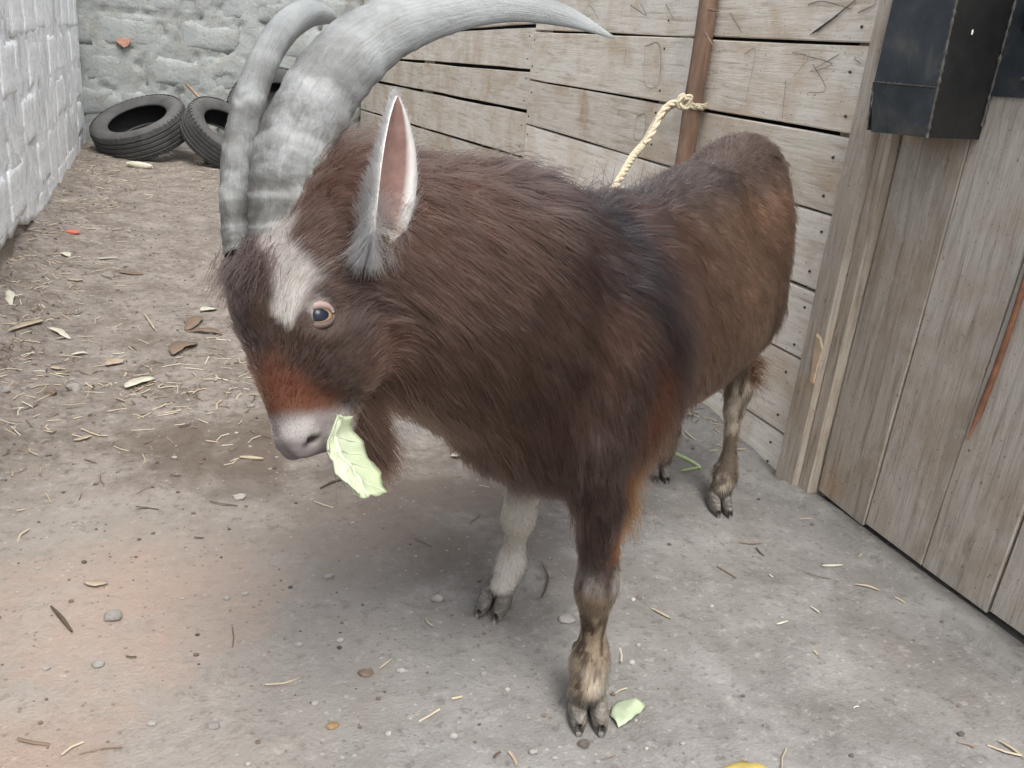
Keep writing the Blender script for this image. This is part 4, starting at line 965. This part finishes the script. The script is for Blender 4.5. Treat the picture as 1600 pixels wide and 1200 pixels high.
mesh_obj('doubled_strand', *rope_mesh([k0+[0, -.01, 0], at(1050, 162, 2.44), at(1034, 176, 2.42), at(1020, 205, 2.40), at(1006, 226, 2.385)], .0095), M['rope'], rope, smooth_=True)

# ================================================================== TYRES
t = NT('dusty_rubber'); v = t.coord('Object'); n1 = t.noise(v, 7, 6, .65, .3); n2 = t.noise(v, 60, 5, .7)
c = t.ramp(n1, (.35, (.035, .035, .036)), (.65, (.075, .074, .072))); geo = t.new('NewGeometry')
nzz = t.new('SeparateXYZ', {0: geo.outputs['Normal']}).outputs[2]
c = t.mix(t.math('MULTIPLY', t.math('MULTIPLY', t.gray(nzz, .15, .9), n1), .9), c, (.125, .120, .115))
M['rubber'] = t.out(c, .85, t.bump(n2, .3, .003))
M['liner'] = flat('inner_rubber', (.018, .018, .020), .8, .3, 20)
def tyre(center, axis_, R, W_, label):
    c = np.array(center); z = nrm(axis_); x = nrm(np.cross(z, [0.3, 1, 0])); y = np.cross(z, x); Rm = np.array([x, y, z]).T
    root = thing('tyre', label, 'tyre', c, 'old tyres heaped by the far wall')
    def lathe(name, prof, mat, ns=72, fn=None):
        th = np.arange(ns)*2*math.pi/ns; prof = np.array(prof)
        V = np.stack([prof[:, 0][None]*np.cos(th)[:, None], prof[:, 0][None]*np.sin(th)[:, None], np.broadcast_to(prof[:, 1][None], (ns, len(prof)))], -1)
        return mesh_obj(name, c+V.reshape(-1, 3)@Rm.T, grid_faces(ns, len(prof), wrap_u=True), mat, root, smooth_=True)
    # carcass: sidewalls, beads, inner liner
    h = W_/2; rb = R*.62
    for sd in (1, -1):
        lathe('sidewall', [(R*.955, sd*h*.86), (R*.90, sd*h*.98), (R*.82, sd*h*1.03), (R*.73, sd*h*.98), (R*.66, sd*h*.84), (rb, sd*h*.76), (rb*.985, sd*h*.68), (rb*1.02, sd*h*.62)], M['rubber'])
    lathe('inner_liner', [(rb*1.02, h*.62), (R*.74, h*.84), (R*.86, h*.86), (R*.925, h*.6), (R*.935, 0), (R*.925, -h*.6), (R*.86, -h*.86), (R*.74, -h*.84), (rb*1.02, -h*.62)], M['liner'])
    gw = .007; prof = [(R*.955, h*.86)]
    for gcen in (.50, .17, -.17, -.50):
        prof += [(R-.004*abs(gcen), h*gcen+gw), (R*.972, h*gcen+gw*.7), (R*.972, h*gcen-gw*.7), (R-.004*abs(gcen), h*gcen-gw)]
    prof += [(R*.955, -h*.86)]
    tr = lathe('tread', [(r_, z_) for r_, z_ in prof], M['rubber'])
    tr.data.polygons.foreach_set('use_smooth', [False]*len(tr.data.polygons))
    # shoulder lugs
    parts = []
    for k in range(54):
        a = k*2*math.pi/54
        for sd in (1, -1):
            q = []
            for da in (-.022, .022):
                for r_, z_ in ((R*.998, sd*h*.58), (R*.975, sd*h*.90), (R*.94, sd*h*.98), (R*.93, sd*h*.60)):
                    q.append([r_*math.cos(a+da*2), r_*math.sin(a+da*2), z_])
            parts.append((np.array(q), [(0, 1, 2, 3), (7, 6, 5, 4), (0, 4, 5, 1), (1, 5, 6, 2), (2, 6, 7, 3), (3, 7, 4, 0)]))
    V, F = join(parts); mesh_obj('shoulder_lug', c+V@Rm.T, F, M['rubber'], root)['kind'] = 'stuff'
    return root
tyre(wally(221, 200, 7.30), RW@nrm([-.13, -.72, -.68]), .350, .21, 'tyre lying flat in the far left corner with its dark opening facing up')
tyre(wally(352, 212, 7.12), RW@nrm([.62, -.60, -.50]), .32, .20, 'tilted tyre leaning on the flat one, half hidden behind the horns')
tyre(wally(432, 178, 7.50), RW@nrm([.15, -.25, -.95]), .38, .19, 'tyre propped upright against the far wall, seen between the two horns')
M['stick'] = flat('dry_stick', (.30, .22, .15), .9, .3, 40)
A, B_ = wally(292, 132, 7.70), wally(335, 178, 7.5)
o = mesh_obj('stick', *tube(np.linspace(A, B_+(B_-A)*.6, 8), np.linspace(.012, .014, 8), 7, jitter=.002), M['stick'], smooth_=True); tag(o, 'short bare stick sticking up behind the tilted tyre', 'stick')
P = wally(193, 66, BY-.028); th = np.linspace(0, 2*math.pi, 9)[:-1]; rr = np.array([.045, .05, .035, .045, .05, .035, .05, .04])
V = [P+[r_*math.cos(a), -.004, .75*r_*math.sin(a)] for a, r_ in zip(th, rr)]+[P+[r_*1.1*math.cos(a), .03, .8*r_*math.sin(a)] for a, r_ in zip(th, rr)]
bw = [o_ for o_ in bpy.data.objects if o_.name == 'block_wall'][0]
mesh_obj('brick_chip', V, [tuple(range(8))]+[(i, 8+i, 8+(i+1) % 8, (i+1) % 8) for i in range(8)], M['brick'], bw)

# ================================================================== LEAVES, STONES, LITTER
def leaf_mat(name, c, tr=.25, vein=None):
    t = NT(name); v = t.coord('Object', (1, 1, 1), True); n1 = t.noise(v, 40, 5, .6); n2 = t.noise(v, 9, 3)
    col = t.ramp(n1, (.3, tuple(x*.82 for x in c)), (.7, tuple(min(.9, x*1.1) for x in c)))
    if vein: col = t.mix(t.math('MULTIPLY', t.gray(n2, .45, .65), .7), col, vein)
    m_ = t.out(col, .6, t.bump(n1, .3, .003)); t.b.inputs['Subsurface Weight'].default_value = .0; return m_
M['cabbage'] = leaf_mat('cabbage', (.41, .48, .29), vein=(.50, .55, .40)); M['cabbage2'] = leaf_mat('cabbage_scrap', (.40, .48, .32), vein=(.50, .55, .43))
M['rib'] = leaf_mat('leaf_rib', (.52, .56, .42)); M['yellow'] = leaf_mat('yellow_leaf', (.55, .44, .13)); M['straw'] = leaf_mat('straw', (.46, .39, .28)); M['tan'] = leaf_mat('tan_leaf', (.44, .36, .26)); M['brownleaf'] = leaf_mat('brown_leaf', (.20, .14, .095))
M['pale'] = leaf_mat('pale_leaf', (.58, .56, .45)); M['green'] = leaf_mat('green_stem', (.42, .52, .25), vein=(.55, .6, .4)); M['weed'] = leaf_mat('weed', (.10, .20, .05)); M['twig'] = flat('twig', (.10, .075, .055), .9, .3, 40); M['red'] = flat('red_chip', (.55, .15, .10), .8, .2, 40)
def sheet(name, Lft, Rgt, mat, th=.0015, ripple=.003, seed=1, nu=14, nv=9, parent=None, bulge=0., bdir=(0, 0, 1)):
    """a leaf between two edge curves, with its own thickness"""
    a, b = spline(Lft, nu), spline(Rgt, nu); s = np.linspace(0, 1, nv)
    G = a[:, None]*(1-s)[None, :, None]+b[:, None]*s[None, :, None]; q = G.reshape(-1, 3)
    nn = np.cross(G[-1, nv//2]-G[0, nv//2], G[nu//2, -1]-G[nu//2, 0]); nn = nrm(nn)
    G = G+nn*(ripple*fbm(q*45, 3, seed)).reshape(nu, nv, 1)+np.array(bdir)*bulge*(4*s*(1-s))[None, :, None]
    jit = fbm(q*70, 3, seed+5).reshape(nu, nv); G[:, 0] += (a-b)*.13*jit[:, :1]; G[:, -1] += (b-a)*.13*jit[:, -1:]; dl = G[-1]-G[0]; G[-1] += dl*.10*jit[-1][:, None]
    V = np.vstack([G.reshape(-1, 3), (G-nn*th).reshape(-1, 3)]); F = grid_faces(nu, nv); n0 = nu*nv
    ring = [i*nv for i in range(nu)]+[(nu-1)*nv+j for j in range(1, nv)]+[i*nv+nv-1 for i in range(nu-2, -1, -1)]+[j for j in range(nv-2, 0, -1)]
    F = F+[tuple(n0+i for i in f[::-1]) for f in F]+[(ring[q_], n0+ring[q_], n0+ring[(q_+1) % len(ring)], ring[(q_+1) % len(ring)]) for q_ in range(len(ring))]
    return mesh_obj(name, V, F, mat, parent, smooth_=True)
o = sheet('cabbage_leaf', [at(530, 648, .935), at(512, 700, .925), at(532, 735, .92), at(562, 772, .915)], [at(553, 650, .97), at(562, 690, .985), at(580, 722, .985), at(606, 772, .96)], M['cabbage'], .0022, .010, 3, 26, 17, bulge=.014, bdir=RW@np.array([-.3, 0, -.9]))
lm = np.array(o.data.vertices[0].co)
vv = np.array([v_.co[:] for v_ in o.data.vertices])[:26*17].reshape(26, 17, 3); fwd_ = RW@np.array([-.2, 0, -.9])
mesh_obj('midrib', *tube(vv[:, 8]+fwd_*.001, np.linspace(.0042, .0012, 26), 7), M['rib'], o, smooth_=True)
for k_ in (4, 9, 14, 19):
    for e_ in (1, 15):
        pth = [vv[min(25, k_+i_), int(round(8+(e_-8)*i_/5))] for i_ in range(6)]
        mesh_obj('vein', *tube(spline(np.array(pth)+fwd_*.0008, 14), np.linspace(.0016, .0005, 14), 6), M['rib'], o, smooth_=True)
tag(o, 'pale green cabbage leaf hanging out of the corner of the goat\'s mouth', 'leaf')
def gq(px, py, dz=.003): p = gpoint(px, py); return p+np.array([0, 0, dz])
o = sheet('cabbage_scrap', [gq(953, 1122), gq(962, 1100), gq(985, 1100, .008)], [gq(966, 1140), gq(985, 1130, .010), gq(1008, 1110, .006)], M['cabbage2'], .0018, .006, 8, 14, 9, bulge=.006); tag(o, 'torn pale green leaf scrap on the ground beside the front hoof', 'leaf scrap')
o = sheet('yellow_leaf', [gq(1122, 1206), gq(1145, 1200, .008), gq(1180, 1200, .008), gq(1205, 1207)], [gq(1120, 1235), gq(1150, 1242), gq(1185, 1242), gq(1208, 1232)], M['yellow'], .0018, .004, 4, 14, 9, bulge=.012); tag(o, 'yellow leaf cut off by the bottom edge of the picture', 'leaf')
def strip(name, pts, w, mat, label, cat, dz=.004, flatn=.35):
    P = spline([gq(x, y, dz) for x, y in pts], max(6, len(pts)*4)); n = len(P); rad = w*np.sin(np.linspace(.25, math.pi-.25, n))**.6
    o = mesh_obj(name, *tube(P, rad, 7, ratio=1., jitter=w*.15, seed=len(label)), mat, smooth_=True)
    return tag(o, label, cat)
def flatleaf(name, px, py, lpx, ang, asp, mat, label, cat='leaf', seed=1, curl=.25):
    """a dry leaf lying on the ground; length given as seen in the picture"""
    a = math.radians(ang); dx, dy = math.cos(a)*lpx/2, math.sin(a)*lpx/2; A, Bp = gq(px-dx, py-dy), gq(px+dx, py+dy); L = np.linalg.norm(Bp-A); d = (Bp-A)/L; lat = nrm(np.cross([0, 0, 1], d)); n = 9
    s = np.linspace(0, 1, n); wv_ = L*asp*np.sin(s*math.pi*.94+.1)**.8*.5+.0006; zc = curl*L*.4*np.sin(s*3.1+seed)*.3+.004
    r_ = random.Random(seed*31+int(px)); j1 = np.array([r_.uniform(.75, 1.2) for _ in s]); j2 = np.array([r_.uniform(.75, 1.2) for _ in s])
    cen = A+s[:, None]*(Bp-A)+lat*(.12*L*np.sin(s*3+seed))[:, None]
    zz = np.array([gz(c_[0], c_[1]) for c_ in cen])+.003+np.abs(zc)
    e1 = cen+lat*(wv_*j1)[:, None]; e2 = cen-lat*(wv_*j2)[:, None]
    e1[:, 2] = zz+wv_*curl*1.4; e2[:, 2] = zz+wv_*curl*.9; cen[:, 2] = zz
    G = np.stack([e1, cen, e2], 1).reshape(-1, 3); V = np.vstack([G, G-[0, 0, .0012]]); F = grid_faces(n, 3); n0 = n*3
    ring = [i*3 for i in range(n)]+[(n-1)*3+1, (n-1)*3+2]+[i*3+2 for i in range(n-2, -1, -1)]+[1]
    F = F+[tuple(n0+i for i in f[::-1]) for f in F]+[(ring[k], n0+ring[k], n0+ring[(k+1) % len(ring)], ring[(k+1) % len(ring)]) for k in range(len(ring))]
    return tag(mesh_obj(name, V, F, mat, smooth_=True), label, cat)
strip('green_stem', [(1022, 688), (1042, 705), (1066, 716), (1088, 728), (1095, 735)], .006, M['green'], 'limp pale green stem on the ground between the hind legs', 'stem')
strip('green_stem', [(1062, 738), (1078, 735), (1094, 732)], .004, M['green'], 'short dull green stem end touching the limp pale stem by the hind hoof', 'stem')
LEAVES = [
 ('dry_leaf', 92, 523, 46, 18, .24, 'pale', 'long narrow pale leaf lying alone on bare soil left of the goat'),
 ('dry_leaf', 217, 600, 34, -40, .36, 'pale', 'small whitish green leaf left of the goat\'s nose'),
 ('dry_leaf', 177, 568, 22, -30, .7, 'tan', 'rounded tan leaf above the small whitish leaf'),
 ('dry_leaf', 88, 578, 17, 15, .7, 'tan', 'small curled tan leaf near the left wall stones'),
 ('dry_leaf', 304, 508, 44, -18, .32, 'brownleaf', 'curled brown leaf on top of the litter heap beside the goat\'s face'),
 ('dry_leaf', 322, 522, 50, 8, .28, 'brownleaf', 'long brown leaf strip against the goat\'s forehead in the litter heap'),
 ('dry_leaf', 290, 548, 36, -38, .35, 'brownleaf', 'dark folded brown leaf at the lower edge of the litter heap'),
 ('dry_leaf', 326, 486, 16, -20, .6, 'pale', 'tiny pale leaf above the brown litter heap'),
 ('dry_leaf', 204, 428, 42, 4, .3, 'brownleaf', 'crumpled grey brown leaf lying further back on the bare soil'),
 ('dry_leaf', 118, 439, 28, 8, .35, 'tan', 'flat grey leaf close to the left wall bank'),
 ('dry_leaf', 168, 405, 30, 4, .22, 'pale', 'pale sliver of leaf nearest the bare patch by the left bank'),
 ('dry_leaf', 124, 556, 26, 0, .3, 'pale', 'thin pale leaf midway between the long pale leaf and the tan one'),
 ('dry_leaf', 102, 400, 18, 20, .5, 'pale', 'small pale leaf beside the left bank below the red chip'),
 ('dry_leaf', 15, 470, 34, 50, .25, 'pale', 'pale husk strip at the left picture edge by the wall foot'),
 ('dry_leaf', 38, 510, 38, -38, .15, 'straw', 'straight straw blade at the left picture edge'),
 ('dry_leaf', 150, 914, 36, 6, .35, 'tan', 'torn tan leaf bit on the reddish patch'),
 ('dry_leaf', 130, 688, 30, -5, .3, 'tan', 'dull leaf half bedded in soil at left middle'),
 ('dry_leaf', 715, 716, 22, 10, .6, 'pale', 'curled pale shaving under the goat\'s chest'),
]
for i, (nm, x, y, l, a, asp, mt, lab) in enumerate(LEAVES): flatleaf(nm, x, y, l, a, asp, M[mt], lab, seed=i+1)
strip('stalk', [(199, 260), (218, 263), (238, 265)], .026, M['pale'], 'thick pale stalk lying before the flat tyre', 'stalk', .02)
strip('straw', [(375, 716), (412, 719)], .005, M['straw'], 'short straw stick on dark soil left of the goat\'s muzzle', 'straw')
strip('straw', [(226, 492), (233, 503), (243, 518)], .004, M['straw'], 'slanting straw just left of the brown leaf heap', 'straw')
strip('twig', [(80, 950), (98, 970), (113, 990)], .0035, M['twig'], 'straight dark twig at lower left', 'twig')
strip('twig', [(846, 883), (856, 905), (852, 925), (846, 938)], .002, M['twig'], 'thin bent twig standing between the two front hooves', 'twig', .006)
strip('twig', [(500, 765), (520, 755), (545, 748)], .003, M['twig'], 'dark twig under the cabbage leaf', 'twig')
strip('straw', [(1018, 953), (1048, 969)], .0025, M['straw'], 'thin straw right of the front leg', 'straw')
strip('straw', [(1340, 874), (1350, 862), (1353, 850)], .0025, M['straw'], 'bent straw beside the door sill', 'straw')
strip('straw', [(1284, 886), (1300, 886), (1316, 885)], .003, M['pale'], 'pale flat straw on the cement before the door', 'straw')
strip('straw', [(1335, 915), (1355, 918), (1374, 925)], .0025, M['straw'], 'thin straw below the bent one near the sill', 'straw')
strip('straw', [(1266, 950), (1275, 956), (1280, 960)], .002, M['pale'], 'tiny forked pale straw on the open cement', 'straw')
strip('straw', [(1213, 978), (1230, 973)], .002, M['pale'], 'tiny straight pale straw left of the forked one', 'straw')
strip('straw', [(1560, 1160), (1580, 1172), (1600, 1188)], .0025, M['straw'], 'straw at the lower right corner', 'straw')
strip('straw', [(592, 1048), (612, 1032)], .002, M['straw'], 'fine straw touching the dark flat stone', 'straw')
def weed(px, py, lab):
    c = gq(px, py, 0); w = thing('weed', lab, 'weed', c)
    for k in range(7):
        a = k*.9+px; d = np.array([math.cos(a), math.sin(a), .75]); lat = np.cross(d, [0, 0, 1]); lat /= np.linalg.norm(lat)
        P = np.array([c+d*.05*s for s in (0, .35, .7, 1)]); wd = np.array([.001, .013, .016, .001])[:, None]
        V = np.vstack([P-lat*wd, P+[0, 0, -.003], P+lat*wd]); mesh_obj('leaf', V, [(i, i+1, 5+i, 4+i) for i in range(3)]+[(4+i, 5+i, 9+i, 8+i) for i in range(3)], M['weed'], w)
weed(219, 251, 'tiny green weed at the foot of the flat tyre'); weed(325, 257, 'tiny green weed at the foot of the tilted tyre')
# stones
M['stone'] = flat('grey_stone', (.30, .285, .265), .9, .25, 60); M['stone_d'] = flat('dark_stone', (.10, .085, .072), .9, .3, 60); M['stone_o'] = flat('ochre_stone', (.32, .21, .10), .9, .25, 60); M['stone_p'] = flat('pale_stone', (.37, .355, .33), .9, .2, 60); M['stone_b'] = flat('soil_clod', (.17, .13, .10), .95, .3, 60)
ico = bmesh.new(); bmesh.ops.create_icosphere(ico, subdivisions=2, radius=1); IV = np.array([v_.co[:] for v_ in ico.verts]); IF = [tuple(v_.index for v_ in f_.verts) for f_ in ico.faces]; ico.free()
ico = bmesh.new(); bmesh.ops.create_icosphere(ico, subdivisions=1, radius=1); IV1 = np.array([v_.co[:] for v_ in ico.verts]); IF1 = np.array([tuple(v_.index for v_ in f_.verts) for f_ in ico.faces]); ico.free()
def stone(px, py, wpx, mt, label, hr_=.55, seed=1, cat='stone'):
    p = gpoint(px, py); d = np.dot(p-CAM, RW[:, 2]); r = wpx*d/FPX/2; V = IV*(1+.28*fbm(IV*1.3+seed*9.1, 3, seed)[:, None])
    for k in range(5):                                   # chipped facets
        nn = nrm(rng.normal(size=3)); h = V@nn; V = V-np.maximum(h-.72, 0)[:, None]*nn
    a = seed*1.7; V = V@np.array([[math.cos(a), -math.sin(a), 0], [math.sin(a), math.cos(a), 0], [0, 0, 1]]); V = V*np.array([1, .75, hr_])*r
    o = mesh_obj('stone', V+[0, 0, r*hr_*.45], IF, M[mt], loc=p); return tag(o, label, cat, 'stones scattered over the yard floor')
STONES = [
 (7, 612, 18, 'stone', 'grey stone cut by the left picture edge'), (80, 616, 22, 'stone_b', 'brown grey stone left of the pair at left middle'), (116, 609, 26, 'stone', 'larger grey stone right of the pair at left middle'),
 (272, 716, 10, 'stone_p', 'small round pale pebble on dark soil'), (375, 778, 23, 'stone_p', 'flat pale chip of stone below the goat\'s muzzle'), (392, 636, 13, 'stone', 'small stone just left of the goat\'s rusty nose'),
 (175, 967, 33, 'stone', 'biggest grey stone on the reddish patch at lower left'), (238, 1132, 17, 'stone_p', 'pale stone near the bottom at lower left'), (335, 1136, 20, 'stone', 'rounded stone right of the pale one near the bottom left'),
 (354, 936, 13, 'stone', 'left one of two small stones at the edge of the reddish patch'), (383, 929, 12, 'stone_p', 'right one of two small stones at the edge of the reddish patch'), (514, 902, 18, 'stone', 'stone in brown soil below the cabbage leaf'),
 (466, 1008, 15, 'stone_p', 'pale stone left of centre in the lower foreground'), (531, 1001, 14, 'stone_p', 'pale stone with a dark clod beside it'), (530, 1013, 9, 'stone_d', 'small dark clod touching a pale stone'),
 (626, 1048, 16, 'stone_p', 'bright pale stone right of the dark flat stone'), (571, 1053, 28, 'stone_b', 'dark flat stone with a straw beside it'), (520, 1136, 21, 'stone_o', 'ochre brown stone near the bottom centre left'),
 (606, 1147, 13, 'stone_p', 'small pale stone right of the ochre one'), (387, 1196, 13, 'stone_p', 'pale stone cut by the bottom edge'), (153, 1040, 21, 'stone', 'stone half sunk in the reddish patch below the twig'),
 (682, 938, 22, 'stone', 'grey stone left of the pale front hoof'), (492, 1100, 14, 'stone', 'small stone above the ochre one'), (429, 993, 12, 'stone', 'small stone up left of the pale foreground stone'),
 (886, 969, 30, 'stone', 'flat grey stone beside the near front leg'), (986, 1036, 13, 'stone_p', 'pale pebble right of the near front leg'), (756, 1054, 13, 'stone', 'pebble below the pale front hoof'),
 (793, 1078, 11, 'stone_p', 'pale pebble right of the one below the pale hoof'), (912, 1164, 22, 'stone_d', 'dark clod below the near front hoof'), (834, 1176, 19, 'stone', 'stone at the bottom left of the dark clod'),
 (708, 1151, 16, 'stone_p', 'pale stone at the bottom, lower of two'), (717, 1130, 12, 'stone', 'small stone at the bottom, upper of two'), (868, 1184, 11, 'stone', 'tiny stone between the bottom stone and the clod'),
 (1112, 948, 8, 'stone_p', 'tiny white pebble on the cement right of the goat'), (1501, 1148, 14, 'stone_d', 'dark crumb at lower right on the cement'), (1161, 1088, 8, 'stone_d', 'dark crumb right of the leaf scrap'),
 (1330, 1181, 10, 'stone_d', 'dark crumb near the bottom right of the yellow leaf'), (1252, 782, 7, 'stone_p', 'white crumb at the foot of the door post'), (1010, 1170, 7, 'stone_p', 'white crumb below the leaf scrap'),
 (530, 207, 26, 'stone_p', 'pale rubble lump at the far corner behind the big horn'), (532, 216, 20, 'stone_o', 'ochre rubble lump at the far corner under the pale one')]
for i, (x, y, w_, mt, lab) in enumerate(STONES): stone(x, y, w_, mt, lab, seed=i+1, hr_=.4 if 'flat' in lab else .6)
o = stone(113, 364, 24, 'red', 'red plastic or brick chip at the foot of the left bank', .3, 50, 'chip'); o.name = 'red_chip'; o['label'] = 'red chip lying at the foot of the left bank'; del o['group']

# fine gravel, crumbs and straw that nobody could count
def scatter(n, wfn, lo_=(-.6, .55), hi_=(1.5, 7.7)):
    out = []
    while len(out) < n:
        y = lo_[1]+(hi_[1]-lo_[1])*rng.random(n)**1.7; x = lo_[0]+(hi_[0]-lo_[0])*rng.random(n)
        k = rng.random(n) < wfn(x, y); out += list(zip(x[k], y[k]))
    return np.array(out[:n])
loose = lambda x, y: np.clip(.10+.9*smooth(.55, -.35, x-.18*(y-1.4))*smooth(1.2, 2.2, y)+.35*smooth(.9, .3, x)*smooth(2.2, 1.2, y)+.5*smooth(1.3, 1.45, x), 0, 1)
Q = scatter(3600, loose); r = (.0012+.0042*rng.random(len(Q))**3)*(1+.12*Q[:, 1])
zq = ground_h(Q[:, 0], Q[:, 1]); Rn = rng.random((len(Q), 1, 1))*.5+.7
V = IV1[None]*(1+.35*(rng.random((len(Q), len(IV1), 1))-.5))*r[:, None, None]*np.array([1, .8, .6])*Rn+np.stack([Q[:, 0], Q[:, 1], zq+r*.3], -1)[:, None]
F = (IF1[None]+np.arange(len(Q))[:, None, None]*len(IV1)).reshape(-1, 3); half = len(Q)//2*len(IF1)
gr = mesh_obj('gravel', V.reshape(-1, 3), F, M['stone']); gr.data.materials.append(M['stone_b']); gr.data.materials.append(M['stone_d']); gr.data.materials.append(M['stone_p'])
gr.data.polygons.foreach_set('material_index', np.repeat(rng.choice(4, len(Q), p=[.35, .35, .2, .1]), len(IF1)).astype(np.int32))
tag(gr, 'fine gravel and soil crumbs strewn over the yard floor', 'gravel', kind='stuff')
strawd = lambda x, y: np.clip(smooth(-.12, -.5, x)*.9*smooth(1.6, 2.4, y)+np.exp(-((x+.02)**2+((y-2.6)*.6)**2)/.05)*1.0+.5*smooth(5.2, 6.6, y)+.9*smooth(1.2, 1.38, x)*smooth(1.85, 2.0, y)*smooth(2.9, 2.3, y)+.02, 0, 1)
Q = scatter(1900, strawd); parts = []
for x, y in Q:
    L = random.uniform(.012, .055)*(1+.05*y); a = random.uniform(0, math.pi); d = np.array([math.cos(a), math.sin(a), random.uniform(-.12, .2)]); lat = np.array([-d[1], d[0], 0])*random.uniform(.0008, .0028); c_ = np.array([x, y, gz(x, y)+.003]); bend = np.array([-d[1], d[0], .3])*L*random.uniform(-.15, .15)
    P = [c_-d*L/2, c_+bend, c_+d*L/2]; V = np.vstack([[p-lat for p in P], [p+lat for p in P], [p+[0, 0, .0015] for p in P]])
    parts.append((V, [(0, 1, 7, 6), (1, 2, 8, 7), (6, 7, 4, 3), (7, 8, 5, 4)]))
V, F = join(parts); st = mesh_obj('straw_litter', V, F, M['straw'])
for k in ('tan', 'brownleaf', 'pale', 'twig'): st.data.materials.append(M[k])
st.data.polygons.foreach_set('material_index', np.repeat(rng.choice(5, len(Q), p=[.35, .2, .25, .05, .15]), 4).astype(np.int32))
tag(st, 'dry straw and chopped leaf litter scattered along the left wall', 'litter', kind='stuff')
for o in list(bpy.data.objects):
    if '_o' in o: del o['_o']
